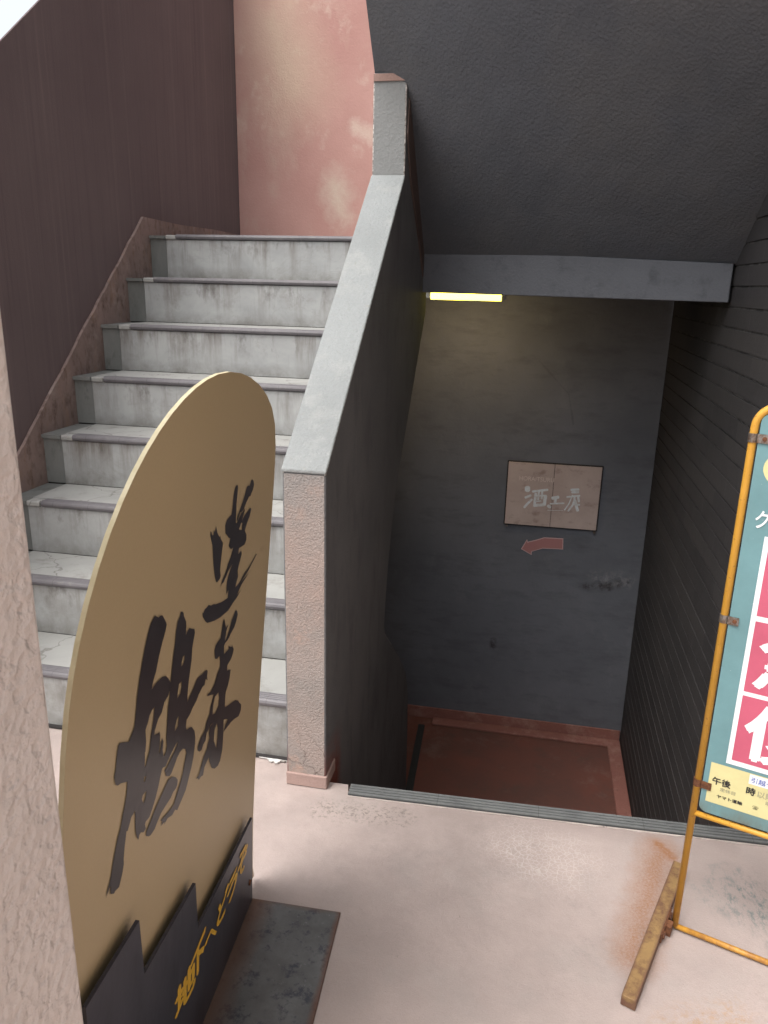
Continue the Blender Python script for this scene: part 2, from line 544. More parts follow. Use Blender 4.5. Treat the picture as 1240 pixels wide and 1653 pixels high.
# stairs
t = NT('weathered_marble', 0.5, 0.4)
c = t.mix(t.rng(t.noise(3.5, 8, 0.65, dist=0.6), 0.3, 0.7), (0.26, 0.268, 0.268), (0.385, 0.395, 0.39))
vein = t.rng(t.math('ABSOLUTE', t.math('SUBTRACT', t.noise(4.5, 7, 0.6, dist=1.6, off=(2, 7, 1)), 0.5)), 0.0, 0.022, 1.0, 0.0)
c = t.mix(t.math('MULTIPLY', vein, t.rng(t.noise(3, 3, 0.5, off=(8, 8, 1)), 0.45, 0.65, 0, 0.55)), c, (0.25, 0.25, 0.24))
strk = t.math('ADD', t.math('MULTIPLY', t.noise(13, 5, 0.7, stretch=(1, 1, 0.10), off=(3, 0, 0)), 0.75), t.math('MULTIPLY', t.noise(3.5, 4, 0.6, off=(1, 6, 2)), 0.25))
zz = t.math('FRACT', t.math('DIVIDE', t.sep()[2], 0.215))            # runs start under each nosing
run = t.math('MULTIPLY', t.rng(strk, 0.49, 0.64), t.rng(zz, 0.05, 0.95, 0.10, 1.0))
c = t.mix(t.math('MULTIPLY', run, 0.9), c, (0.100, 0.078, 0.060))
blt = t.math('MULTIPLY', t.rng(t.noise(13, 7, 0.7, stretch=(1, 1, 0.5), off=(0, 0, 5)), 0.54, 0.68), t.rng(zz, 0.3, 0.85))
c = t.mix(t.math('MULTIPLY', blt, 0.8), c, (0.09, 0.08, 0.072))
ft = t.math('MULTIPLY', t.rng(t.math('ADD', zz, t.math('MULTIPLY', t.noise(11, 6, 0.7, off=(2, 1, 7)), -0.35)), -0.2, 0.12, 1.0, 0.0), t.rng(t.noise(9, 6, 0.7, off=(1, 1, 7)), 0.3, 0.6))
c = t.mix(t.math('MULTIPLY', ft, 0.85), c, (0.12, 0.112, 0.10))
c = t.mix(t.rng(t.noise(8, 8, 0.75, off=(5, 1, 0)), 0.55, 0.72, 0, 0.6), c, (0.19, 0.18, 0.165))
low = t.math('MULTIPLY', t.rng(t.sep()[2], 0.1, 0.9, 1, 0), t.rng(t.noise(7, 7, 0.7, off=(3, 9, 1)), 0.38, 0.6))
c = t.mix(t.math('MULTIPLY', low, 0.55), c, (0.14, 0.13, 0.11))
t.bump(t.noise(25, 5, 0.6), 0.2, 0.004)
M['marble'] = t.color(c)
t = NT('weathered_marble_tread', 0.55, 0.4)
c = t.mix(t.rng(t.noise(3, 8, 0.65, dist=0.5), 0.3, 0.7), (0.26, 0.262, 0.25), (0.345, 0.345, 0.33))
c = t.mix(t.rng(t.noise(7, 8, 0.75, off=(5, 1, 0)), 0.54, 0.72, 0, 0.7), c, (0.14, 0.125, 0.105))
nz = t.n.new('ShaderNodeTexNoise')
nz.inputs['Scale'].default_value = 6
nz.inputs['Detail'].default_value = 6
t.l.new(t.co, nz.inputs['Vector'])
wco = t.vec('ADD', t.co, t.vec('SCALE', nz.outputs['Color'], (0, 0, 0), 0.25))
ck = t.rng(t.voro(3.2, 'DISTANCE_TO_EDGE', co=wco), 0.0, 0.012, 1, 0)
c = t.mix(t.math('MULTIPLY', ck, 0.75), c, (0.10, 0.09, 0.08))
t.bump(t.noise(25, 5, 0.6), 0.2, 0.004)
M['tread'] = t.color(c)
t = NT('grimy_side_tile', 0.55, 0.4)
c = t.mix(t.rng(t.noise(5, 8, 0.7, stretch=(1, 1, 0.4)), 0.3, 0.7), (0.11, 0.115, 0.108), (0.19, 0.195, 0.188))
c = t.mix(t.rng(t.noise(12, 7, 0.75, stretch=(1, 1, 0.5), off=(4, 2, 2)), 0.53, 0.7, 0, 0.8), c, (0.055, 0.055, 0.045))
M['sidetile'] = t.color(c)
t = NT('grey_ceramic_nosing', 0.5, 0.4)
c = t.mix(t.rng(t.noise(8, 7, 0.7), 0.3, 0.7), (0.100, 0.094, 0.102), (0.150, 0.142, 0.150))
c = t.mix(t.rng(t.noise(24, 7, 0.75, stretch=(1, 2, 2), off=(1, 2, 3)), 0.56, 0.7, 0, 0.7), c, (0.21, 0.2, 0.19))
jx = t.math('FRACT', t.math('DIVIDE', t.math('ADD', t.sep()[0], 5.03), 0.152))
c = t.mix(t.rng(jx, 0.0, 0.02, 0.7, 0.0), c, (0.05, 0.045, 0.045))
M['nosing'] = t.color(c)
t = NT('grey_green_ribbed_nosing', 0.55, 0.4)
c = t.mix(t.rng(t.noise(8, 7, 0.7), 0.3, 0.7), (0.105, 0.11, 0.112), (0.165, 0.172, 0.17))
jx = t.math('FRACT', t.math('DIVIDE', t.math('ADD', t.sep()[0], 5.0), 0.30))
c = t.mix(t.rng(jx, 0.0, 0.008, 0.8, 0.0), c, (0.04, 0.04, 0.04))
c = t.mix(t.rng(t.noise(40, 7, 0.75), 0.6, 0.72, 0, 0.6), c, (0.08, 0.075, 0.07))
c = t.mix(t.rng(t.sep()[2], 0.0035, 0.008, 0.9, 0.0), c, (0.025, 0.025, 0.025))
M['threshold'] = t.color(c)
M['mortar'] = streaky('stained_mortar', (0.225, 0.165, 0.148), 0.3, 140, 0.5, blot=[((0.115, 0.065, 0.05), 7, 0.5, 0.7, 1), ((0.30, 0.225, 0.19), 6, 0.56, 0.72, 6)], dirt=(0.05, 0.035, 0.03))
M['concrete'] = stucco('bare_concrete', (0.20, 0.19, 0.18), 0.2, 150, 0.4)
M['dark_concrete'] = stucco('dark_painted_concrete', (0.045, 0.040, 0.038), 0.2, 150, 0.4)
t = NT('white_paint_spill', 0.8)
M['white_spill'] = t.color(t.mix(t.rng(t.noise(30, 6, 0.7), 0.45, 0.6), (0.66, 0.66, 0.64), (0.30, 0.28, 0.26)))
M['black_strip'] = NT('plain_black', 0.8).color((0.03, 0.027, 0.027))
# dark coursed wall
t = NT('dark_slate_block', 0.72, 0.3)
c = t.mix(t.rng(t.noise(3, 8, 0.7), 0.3, 0.7), (0.030, 0.028, 0.029), (0.048, 0.045, 0.046))
ci = t.math('FLOOR', t.math('DIVIDE', t.math('SUBTRACT', t.sep()[2], 1.738), 0.0735))
yy = t.math('ADD', t.math('DIVIDE', t.sep()[1], 0.42), t.math('MULTIPLY', ci, 0.37))
wn_ = t.n.new('ShaderNodeTexWhiteNoise')
wn_.noise_dimensions = '2D'
cv = t.n.new('ShaderNodeCombineXYZ')
t.l.new(ci, cv.inputs[0])
t.l.new(t.math('FLOOR', yy), cv.inputs[1])
t.l.new(cv.outputs[0], wn_.inputs['Vector'])
c = t.mix(t.math('MULTIPLY', wn_.outputs['Value'], 0.6), c, (0.060, 0.055, 0.054))
jm = t.rng(t.math('FRACT', yy), 0.0, 0.010, 1.0, 0.0)
c = t.mix(t.math('MULTIPLY', jm, t.rng(t.noise(20, 4), 0.3, 0.55, 0, 0.8)), c, (0.105, 0.10, 0.10))
c = t.mix(t.rng(t.noise(60, 6, 0.7, stretch=(1, 0.3, 1)), 0.55, 0.75, 0, 0.5), c, (0.062, 0.055, 0.054))
t.bump(t.noise(60, 6, 0.7, stretch=(1, 0.4, 1)), 0.5, 0.003)
M['block'] = t.color(c)
t = NT('pale_joint', 0.9)
M['joint'] = t.color(t.mix(t.rng(t.noise(11, 6, 0.7), 0.4, 0.6), (0.045, 0.042, 0.042), (0.115, 0.11, 0.105)))

# gold sign
t = NT('satin_gold_laminate', 0.42, 0.5)
t.b.inputs['Metallic'].default_value = 0.12
c = t.mix(t.rng(t.noise(1.5, 3, 0.5), 0.3, 0.7), (0.50, 0.395, 0.235), (0.535, 0.42, 0.25))
c = t.mix(t.rng(t.noise(240, 2, 0.5, stretch=(1, 1, 1)), 0.35, 0.65, 0, 0.12), c, (0.42, 0.32, 0.18))
t.bump(t.noise(420, 2, 0.5), 0.06, 0.001)
M['gold'] = t.color(c)
t = NT('pale_board_edge', 0.5, 0.4)
M['gold_edge'] = t.color(t.mix(t.rng(t.noise(30, 5), 0.35, 0.65), (0.56, 0.49, 0.30), (0.68, 0.61, 0.41)))
t = NT('brush_ink', 0.3, 0.5)
M['ink'] = t.color(t.mix(t.rng(t.noise(30, 4), 0.3, 0.7), (0.034, 0.031, 0.036), (0.044, 0.041, 0.046)))
t = NT('dark_mill_steel', 0.36, 0.5)
t.b.inputs['Metallic'].default_value = 0.5
c = t.mix(t.rng(t.noise(5, 8, 0.7, stretch=(1, 1, 0.3)), 0.3, 0.7), (0.05, 0.052, 0.072), (0.085, 0.088, 0.112))
c = t.mix(t.rng(t.noise(14, 8, 0.75, stretch=(1, 1, 0.25), off=(3, 1, 2)), 0.48, 0.68, 0, 0.75), c, (0.028, 0.029, 0.042))
c = t.mix(t.rng(t.noise(40, 6, 0.75, stretch=(1, 1, 0.08), off=(1, 1, 2)), 0.55, 0.7, 0, 0.5), c, (0.13, 0.13, 0.15))
t.bump(t.noise(80, 4, 0.6), 0.1, 0.002)
M['steel'] = t.color(c)
t = NT('stained_steel_plate', 0.5, 0.5)
t.b.inputs['Metallic'].default_value = 0.45
c = t.mix(t.rng(t.noise(5, 8, 0.7), 0.3, 0.7), (0.075, 0.075, 0.074), (0.185, 0.188, 0.19))
c = t.mix(t.rng(t.noise(26, 8, 0.75, off=(3, 1, 2)), 0.52, 0.62, 0, 0.8), c, (0.042, 0.048, 0.066))
c = t.mix(t.rng(t.noise(70, 6, 0.75, off=(1, 5, 2)), 0.60, 0.68, 0, 0.6), c, (0.25, 0.25, 0.26))
c = t.mix(t.math('MULTIPLY', t.segment((-0.605, 1.50, 0.006), (-0.585, 1.1, 0.006), 0.015, 0.05, 0.04, 15), 0.75), c, (0.17, 0.095, 0.065))
c = t.mix(t.math('MULTIPLY', t.segment((-0.6, 1.5, 0.006), (-0.378, 1.506, 0.006), 0.004, 0.02, 0.03, 15), 0.7), c, (0.17, 0.095, 0.065))
c = t.mix(t.math('MULTIPLY', t.segment((-0.378, 1.506, 0.006), (-0.355, 1.1, 0.006), 0.003, 0.012, 0.02, 15), 0.7), c, (0.15, 0.07, 0.045))
t.bump(t.noise(60, 5, 0.6), 0.15, 0.002)
M['plate'] = t.color(c)
M['yellow_paint'] = NT('yellow_lettering', 0.45).color((0.74, 0.45, 0.05))
# street sign
t = NT('rusting_yellow_enamel', 0.5, 0.5)
c = t.mix(t.rng(t.noise(20, 5, 0.6), 0.3, 0.7), (0.50, 0.25, 0.028), (0.58, 0.30, 0.040))
c = t.mix(t.rng(t.noise(90, 6, 0.75), 0.61, 0.66, 0, 0.8), c, (0.20, 0.085, 0.035))
rz = t.math('MULTIPLY', t.rng(t.sep()[2], 0.0, 0.10, 1, 0), t.rng(t.noise(35, 6, 0.75), 0.35, 0.6))
c = t.mix(t.math('MULTIPLY', rz, 0.8), c, (0.20, 0.075, 0.03))
M['enamel'] = t.color(c)
t = NT('rusty_ochre_channel', 0.65, 0.4)
c = t.mix(t.rng(t.noise(14, 7, 0.7), 0.35, 0.65), (0.29, 0.185, 0.075), (0.23, 0.14, 0.06))
c = t.mix(t.rng(t.noise(22, 8, 0.75, off=(3, 3, 1)), 0.46, 0.62, 0, 0.85), c, (0.115, 0.055, 0.036))
edge = t.segment((0.296, 1.380, 0.030), (0.473, 1.836, 0.030), 0.009, 0.007, 0.008, 60)
c = t.mix(t.math('MULTIPLY', t.math('SUBTRACT', 1.0, edge), 0.75), c, (0.125, 0.060, 0.042))
t.bump(t.noise(120, 5, 0.7), 0.3, 0.002)
M['channel'] = t.color(c)
t = NT('rusted_steel', 0.75, 0.3)
t.b.inputs['Metallic'].default_value = 0.2
M['rust'] = t.color(t.mix(t.rng(t.noise(90, 6, 0.7), 0.35, 0.65), (0.085, 0.035, 0.022), (0.20, 0.085, 0.04)))
t = NT('tarnished_steel_clamp', 0.4, 0.5)
t.b.inputs['Metallic'].default_value = 0.8
M['clamp'] = t.color(t.mix(t.rng(t.noise(110, 6, 0.7), 0.4, 0.65), (0.30, 0.28, 0.26), (0.16, 0.09, 0.05)))


def worn_print(name, c, dirt=True):
    t = NT(name, 0.33, 0.5)
    k = t.mix(t.rng(t.noise(9, 6, 0.7), 0.3, 0.7), mul(c, 0.88), mul(c, 1.08))
    k = t.mix(t.rng(t.noise(130, 4, 0.7), 0.70, 0.73, 0, 0.6), k, (0.6, 0.6, 0.6))
    if dirt:
        lowz = t.math('MULTIPLY', t.rng(t.sep()[2], 0.345, 0.40, 1, 0), t.rng(t.noise(16, 6, 0.7, stretch=(1, 1, 0.5)), 0.3, 0.6))
        k = t.mix(t.math('MULTIPLY', lowz, 0.85), k, (0.13, 0.12, 0.085))
    return t.color(k)


M['teal'] = worn_print('teal_print', (0.135, 0.265, 0.285))
M['magenta'] = worn_print('pink_red_print', (0.50, 0.098, 0.16), False)
M['white'] = worn_print('white_print', (0.80, 0.82, 0.84), False)
M['lemon'] = worn_print('pale_yellow_print', (0.62, 0.57, 0.29), False)
M['black'] = NT('black_print', 0.4).color((0.03, 0.03, 0.03))
M['greyprint'] = NT('faded_grey_print', 0.4).color((0.36, 0.34, 0.22))
M['blueprint'] = NT('faded_blue_print', 0.4).color((0.10, 0.15, 0.42))
# plaque
t = NT('brown_stone_plaque', 0.45, 0.4)
c = t.mix(t.rng(t.noise(4, 7, 0.65), 0.3, 0.7), (0.46, 0.365, 0.33), (0.58, 0.48, 0.44))
c = t.mix(t.rng(t.noise(10, 7, 0.7, stretch=(1, 1, 1.6), off=(2, 2, 2)), 0.55, 0.7, 0, 0.7), c, (0.28, 0.19, 0.16))
M['plaque'] = t.color(c)
M['plaque_edge'] = NT('dark_plaque_frame', 0.5).color((0.035, 0.030, 0.030))
t = NT('worn_silver_lettering', 0.5, 0.5)
M['silver'] = t.color(t.mix(t.rng(t.noise(28, 6, 0.7), 0.35, 0.62), (0.80, 0.86, 0.90), (0.62, 0.62, 0.62)))
M['pale_letter'] = NT('faded_small_lettering', 0.5).color((0.72, 0.62, 0.58))
M['arrow'] = NT('dull_pink_arrow', 0.5).color((0.44, 0.215, 0.21))
M['arrow_edge'] = NT('pale_pink_arrow_outline', 0.5).color((0.62, 0.44, 0.44))
M['metal_white'] = NT('white_lamp_housing', 0.5).color((0.55, 0.55, 0.52))
t = NT('fluorescent_tube', 0.5)
t.b.inputs['Emission Color'].default_value = (1.0, 0.82, 0.095, 1)
t.b.inputs['Emission Strength'].default_value = 3.6
M['tube'] = t.color((0.9, 0.88, 0.75))

# ================================================================== setting
XL, XD0, XD1, XR = -2.065, -0.67, -0.545, 0.69          # left wall, divider faces, coursed wall
Y0, RISE, GO = 2.07, 0.215, 0.265                       # the flight up
YB, ZF = 4.51, -1.27                                    # stair-well back wall and floor
YP = 5.25                                               # pink wall behind the landing
NL, NR = on_z((567, 1268), 0), on_z((1135, 1335), 0)    # rear edge of the ribbed threshold
NR = NL + (NR - NL) * (1.225 / (NR.x - NL.x))
nd = (NR - NL).normalized()
nb = Vector((nd.y, -nd.x, 0))                           # towards the viewer

bm = bmesh.new()
e0 = NL + nb * 0.052
e1 = NR + nb * 0.052


def quad(bm, pts, mi=0):
    f = bm.faces.new([bm.verts.new(p) for p in pts])
    f.material_index = mi
    return f


gz = 0.0
for pts in ([(-60, -80, gz), (60, -80, gz), (60, 1.2, gz), (-60, 1.2, gz)],
            [(-60, 1.2, gz), (e0.x, 1.2, gz), (e0.x, e0.y, gz), (e0.x - 0.012, NL.y + 0.002, gz), (XD1 - 0.06, NL.y, gz), (XD1 - 0.06, 2.16, gz), (-60, 2.16, gz)],
            [(e0.x, 1.2, gz), (e1.x, 1.2, gz), (e1.x, e1.y, gz), (e0.x, e0.y, gz)],
            [(e1.x, 1.2, gz), (60, 1.2, gz), (60, 2.12, gz), (NR.x, 2.12, gz), (e1.x, e1.y, gz)],
            [(-60, 2.16, gz), (-2.3, 2.16, gz), (-2.3, 60, gz), (-60, 60, gz)],
            [(2.4, 2.12, gz), (60, 2.12, gz), (60, 60, gz), (2.4, 60, gz)],
            [(-2.3, 5.6, gz), (2.4, 5.6, gz), (2.4, 60, gz), (-2.3, 60, gz)]):
    quad(bm, pts)
tag(obj('ground', bm, M['floor']), kind='structure', label='pink painted concrete floor in front of the two stairs')

# basement floor and the steps down
bm = bmesh.new()
box(bm, -2.06, XR, 3.2, YB, ZF - 0.15, ZF)
bo = [on_z((690, 1173), ZF), on_z((978, 1204), ZF), on_z((997, 1315), ZF), on_z((672, 1280), ZF)]
tag(obj('basement_floor', bm, M['red_floor']), kind='structure')
bm = bmesh.new()
yb_in = (bo[0].y + bo[1].y) / 2
xr_in = (bo[1].x + bo[2].x) / 2
prism(bm, [(-0.51, yb_in, ZF + 0.002), (xr_in, yb_in, ZF + 0.002), (xr_in, 3.3, ZF + 0.002), (XR - 0.004, 3.3, ZF + 0.002), (XR - 0.004, YB - 0.014, ZF + 0.002), (-0.51, YB - 0.014, ZF + 0.002)], (0, 0, 0.016))
bevel(bm, 0.004, 1)
tag(obj('raised_floor_border', bm, M['red_border']), 'raised red painted border along two edges of the basement floor', 'floor border')

bm = bmesh.new()
sA, sB = on_z((684, 1172), ZF), on_z((666, 1285), ZF)
prism(bm, [(sA.x - 0.035, sA.y, ZF + 0.001), (sA.x + 0.008, sA.y, ZF + 0.001), (sB.x + 0.008, 3.45, ZF + 0.001), (sB.x - 0.035, 3.45, ZF + 0.001)], (0, 0, 0.012))
bevel(bm, 0.003, 1)
tag(obj('floor_strip', bm, M['threshold']), 'narrow dark grey edge strip on the basement floor by the divider', 'floor strip')

flight = thing('basement_stairs', (0.05, 2.0, 0), 'flight of dark red steps going down behind the ribbed grey edge strip', 'stairs')
for k in range(1, 6):
    bm = bmesh.new()
    y0 = 2.035 + (k - 1) * 0.245
    box(bm, XD1 + 0.001, XR - 0.001, y0 + 0.002, y0 + 0.247, ZF - 0.1, -0.2117 * k)
    obj('step', bm, M['red_floor'], flight)
bm = bmesh.new()
rib = [(0.0, -0.03)]
for k in range(4):
    a = 0.002 + k * 0.0125
    rib += [(a, 0.003), (a + 0.0015, 0.009), (a + 0.0085, 0.009), (a + 0.010, 0.003)]
rib += [(0.0525, 0.003), (0.0525, -0.03)]
prism(bm, [NL + nb * a + Vector((0, 0, z)) for a, z in rib], NR - NL)
obj('edge_strip', bm, M['threshold'], flight)
bm = bmesh.new()
random.seed(9)
ra, rb2 = [], []
for i in range(61):
    p = NL.lerp(NR, i / 60) + nb * 0.0535
    ra.append(p + Vector((0, 0, 0.0005)))
    rb2.append(p + nb * (0.004 + random.uniform(-0.0022, 0.003)) + Vector((0, 0, 0.0005)))
prism(bm, ra + rb2[::-1], (0, 0, 0.003))
obj('paint_ridge', bm, stucco('pale_paint_ridge', (0.46, 0.40, 0.37), 0.2, 200, 0.3, dirt=(0.06, 0.055, 0.05)), flight)

# ------------------------------------------------------------------ staircase up
stair = thing('marble_staircase', (-1.37, Y0, 0), 'eight weathered white marble steps climbing beside the dark brown wall', 'stairs')
bm = bmesh.new()
prof = [(Y0 + 0.03, 0.0)]
for k in range(1, 9):
    y = Y0 + (k - 1) * GO + 0.03
    prof += [(y, (k - 1) * RISE - 0.03 if k > 1 else 0.0), (y, k * RISE - 0.03)]
prof = prof[1:]
prof += [(YP - 0.005, 8 * RISE - 0.03), (YP - 0.005, 1.59), (4.0, 1.59)]
prof += [(4.0, 0.811 * (4.0 - Y0) - 0.10), (2.55, 0.811 * (2.55 - Y0) - 0.10), (2.4, -1.26), (Y0 + 0.03, -1.26)]
prism(bm, [(XL + 0.004, y, z) for y, z in prof], (XD0 - XL - 0.006, 0, 0))
obj('stair_slab', bm, M['dark_concrete'], stair)
XS = -1.957
for k in range(1, 9):
    y = Y0 + (k - 1) * GO
    z = k * RISE
    z0 = z - RISE
    d = 0.265 if k < 8 else YP - y - 0.03
    bm = bmesh.new()
    box(bm, XS, XD0 - 0.004, y + 0.010, y + 0.029, z0 + 0.001, z - 0.024, 0)       # riser
    bevel(bm, 0.002, 1)
    st = obj('riser', bm, M['marble'], stair)
    bm = bmesh.new()
    box(bm, XS, XD0 - 0.004, y + 0.05, y + 0.010 + d, z - 0.022, z, 0)
    obj('tread', bm, M['tread'], stair)
    bm = bmesh.new()                                                                  # little plaster cheek at the nosing's end
    box(bm, XS, XS + 0.058, y + 0.001, y + 0.0495, z - 0.0235, z - 0.001, 0)
    bevel(bm, 0.006, 2)
    obj('nosing_end', bm, M['tread'], stair)
    bm = bmesh.new()                                                                  # ribbed ceramic nosing
    p = [(0.049, -0.0215), (0.004, -0.0215), (0.0, -0.017), (-0.002, -0.009), (0.001, -0.002), (0.005, 0.0012)]
    for q in range(4):
        a = 0.008 + q * 0.010
        p += [(a, 0.0025), (a + 0.006, 0.0025), (a + 0.007, 0.0006)]
    p += [(0.0495, 0.0008)]
    xa, xb = XS + 0.062 + random.uniform(-0.006, 0.006), XD0 - 0.004
    prism(bm, [(xa, y + a, z + b) for a, b in p], (xb - xa, 0, 0))
    obj('nosing', bm, M['nosing'], stair)
    bm = bmesh.new()                                                                  # narrower tile in the gutter at the wall
    box(bm, XL + 0.016, XS - 0.004, y + 0.018, y + 0.030, z0 + 0.001, z - 0.020, 0)
    box(bm, XL + 0.016, XS - 0.004, y + 0.006, y + 0.014 + d, z - 0.019, z - 0.004, 0)
    obj('side_tile', bm, M['sidetile'], stair)
bm = bmesh.new()
box(bm, XL + 0.02, XD0 - 0.004, Y0 - 0.004, Y0 + 0.010, 0.004, 0.010)  # thin black strip along the foot of the first riser
obj('foot_strip', bm, M['black_strip'], stair)
bm = bmesh.new()
random.seed(3)
pts, top = [], []
n = 16
for i in range(n + 1):
    x = -0.80 + i * (0.125 / n)
    pts.append((x, Y0 - 0.022 + random.uniform(-0.006, 0.006) + 0.05 * abs(i / n - 0.5), 0.004))
    top.append((x, Y0 - 0.005, 0.004))
prism(bm, pts + top[::-1], (0, 0, 0.004))
obj('paint_spill', bm, M['white_spill'], stair)
# upstand on the wall beside the steps
bm = bmesh.new()
sk = lambda y: 0.893 + 0.858 * (y - 2.825)
zt = sk(3.88)
random.seed(5)
up = [(2.03, sk(2.03))]
y = 2.1
while y < 3.86:
    up.append((y, sk(y) + random.uniform(-0.005, 0.004)))
    y += 0.06
up += [(3.885, zt + 0.005), (4.3, zt - 0.004), (4.8, zt + 0.002), (YP - 0.003, zt - 0.004)]
dn = [(YP - 0.003, 8 * RISE - 0.02)]
for k in range(8, 0, -1):
    y = Y0 + (k - 1) * GO + 0.026
    dn += [(y, k * RISE - 0.02), (y, (k - 1) * RISE - 0.02 if k > 1 else 0.0)]
dn += [(2.03, 0.0)]
prism(bm, [(XL + 0.001, a, b) for a, b in up + dn], (0.014, 0, 0))
obj('wall_upstand', bm, M['mortar'], stair)

# ------------------------------------------------------------------ walls
bm = bmesh.new()
prof = [(1.6, -1.5), (1.6, 1.31), (2.892, 2.338), (4.2, 3.375), (YP + 0.25, 4.2), (YP + 0.25, -1.5)]
prism(bm, [(XL - 0.16, y, z) for y, z in prof], (0.16, 0, 0))
bm.verts.ensure_lookup_table()
for v in bm.verts:                                                # top weathered outwards
    if v.co.z > 0 and v.co.x < XL - 0.1:
        v.co.z -= 0.17
bevel(bm, 0.006, 1)
tag(obj('stair_side_wall', bm, M['brown']), 'dark brown streaked parapet wall rising to the left of the marble steps', 'wall')
bm = bmesh.new()
box(bm, XL + 0.002, 1.6, YP, YP + 0.2, -1.5, 4.6)
tag(obj('landing_wall', bm, M['pinkwall']), 'faded pink wall with pale patches at the head of the stairs', 'wall')
bm = bmesh.new()
box(bm, XL + 0.002, XR - 0.002, YB, YB + 0.15, -1.45, 1.585)
wall = tag(obj('basement_wall', bm, M['slate']), 'slate grey wall at the bottom of the stairwell behind the arrow', 'wall')
bm = bmesh.new()
box(bm, XL + 0.02, XR - 0.006, YB - 0.012, YB - 0.001, ZF + 0.001, -1.188)
bevel(bm, 0.003, 1)
obj('skirting', bm, M['red_border'], wall)

# divider between the two stairs
dv = thing('divider_wall', (-0.607, 1.96, 0), 'thick sloping parapet between the two stairs, pale on top and charcoal inside', 'wall')
YF = 1.962
prof = [(YF, -1.3), (YF, 1.000), (3.055, 1.880), (3.055, 2.235), (3.72, 1.48), (3.72, 1.37), (3.40, 1.04), (3.073, 0.701),
        (2.975, 0.52), (2.915, 0.38), (2.878, 0.24), (2.862, 0.146), (2.885, 0.10), (3.05, -0.03), (3.30, -0.23), (3.485, -0.40), (3.57, -0.55), (3.605, -0.80), (3.63, -1.3)]
bm = bmesh.new()
f0, f1, side = prism(bm, [(XD1, y, z) for y, z in prof], (XD0 - XD1, 0, 0))
for s in side:
    s.material_index = 0
side[0].material_index = 1
side[2].material_index = 2
bevel(bm, 0.005, 2, 50)
bm.normal_update()
for f in bm.faces:
    if f.calc_area() < 0.012 and 0.2 < abs(f.normal.x) < 0.97 and f.calc_center_median().y < 3.07 and f.calc_center_median().z > 0:
        f.material_index = 3
t = NT('worn_pale_arris', 0.9, 0.2)
arr = t.color(t.mix(t.rng(t.noise(55, 6, 0.75), 0.42, 0.58), (0.16, 0.14, 0.13), (0.50, 0.48, 0.45)))
t.bump(t.noise(150, 4, 0.6), 0.6, 0.004)
obj('wall_body', bm, [M['charcoal'], M['end'], M['cap_grey'], arr], dv)
bm = bmesh.new()                                                 # thin pale coat over the slope, slightly proud
a, b = Vector((0, YF - 0.003, 0.998)), Vector((0, 3.053, 1.880))
nn = Vector((0, -(b - a).z, (b - a).y)).normalized()
cap = [a + nn * 0.0, b + nn * 0.0, b + Vector((0, 0, 0.011)), a + Vector((0, 0, 0.010))]
cap = [Vector((XD1 + 0.002, p.y, p.z)) for p in cap]
prism(bm, cap, (XD0 - XD1 - 0.004, 0, 0))
bevel(bm, 0.004, 2, 50)
obj('sloping_cap', bm, M['cap'], dv)
bm = bmesh.new()
box(bm, XD0 - 0.001, XD1 + 0.004, YF - 0.005, YF + 0.10, 0.001, 0.045)
bevel(bm, 0.003, 1)
obj('skirting', bm, M['pink_trim'], dv)
bm = bmesh.new()
box(bm, XD0 + 0.002, XD1 - 0.002, 3.049, 3.0545, 2.205, 2.229)
obj('pink_band', bm, stucco('terracotta_band_paint', (0.30, 0.20, 0.17), 0.15), dv)
bm = bmesh.new()
tr = [on_x(p, XD1) for p in ((660, 150), (673, 290), (686, 400), (690, 468), (684, 468), (676, 400), (661, 290), (656, 215))]
prism(bm, [p + Vector((0.001, 0, 0)) for p in tr], (0.006, 0, 0))
obj('stringer_trim', bm, stucco('dark_terracotta_paint', (0.12, 0.085, 0.075), 0.2), dv)
# coursed wall on the right
bw = thing('coursed_wall', (XR + 0.4, 3.2, 0), 'near black wall of long flat courses on the right of the stairwell', 'wall')
bm = bmesh.new()
box(bm, XR + 0.007, 2.4, 2.135, YB + 0.3, -1.5, 5.0)
obj('wall_core', bm, M['joint'], bw)
bm = bmesh.new()
random.seed(2)
z = 1.738 - 0.0735 * 45
while z < 4.9:
    dx = random.uniform(-0.0012, 0.0012)
    fs = box(bm, XR + dx, XR + 0.03, 2.125, YB + 0.2, z + 0.0042, z + 0.0735 - 0.0042)
    fs = box(bm, XR + 0.031, 2.3, 2.12 + dx, 2.15, z + 0.0042, z + 0.0735 - 0.0042)
    z += 0.0735
obj('courses', bm, M['block'], bw)

bm = bmesh.new()
box(bm, 2.45, 9.0, -7.0, 2.10, 0.0, 7.5)  # unseen block, added to keep sky light on the right off the stairwell
bevel(bm, 0.02, 1)
tag(obj('unseen_sky_blocker', bm, stucco('beige_blocker_render', (0.34, 0.30, 0.26), 0.1, 120, 0.4)), 'plain beige block added out of view on the right to cut skylight', 'building')

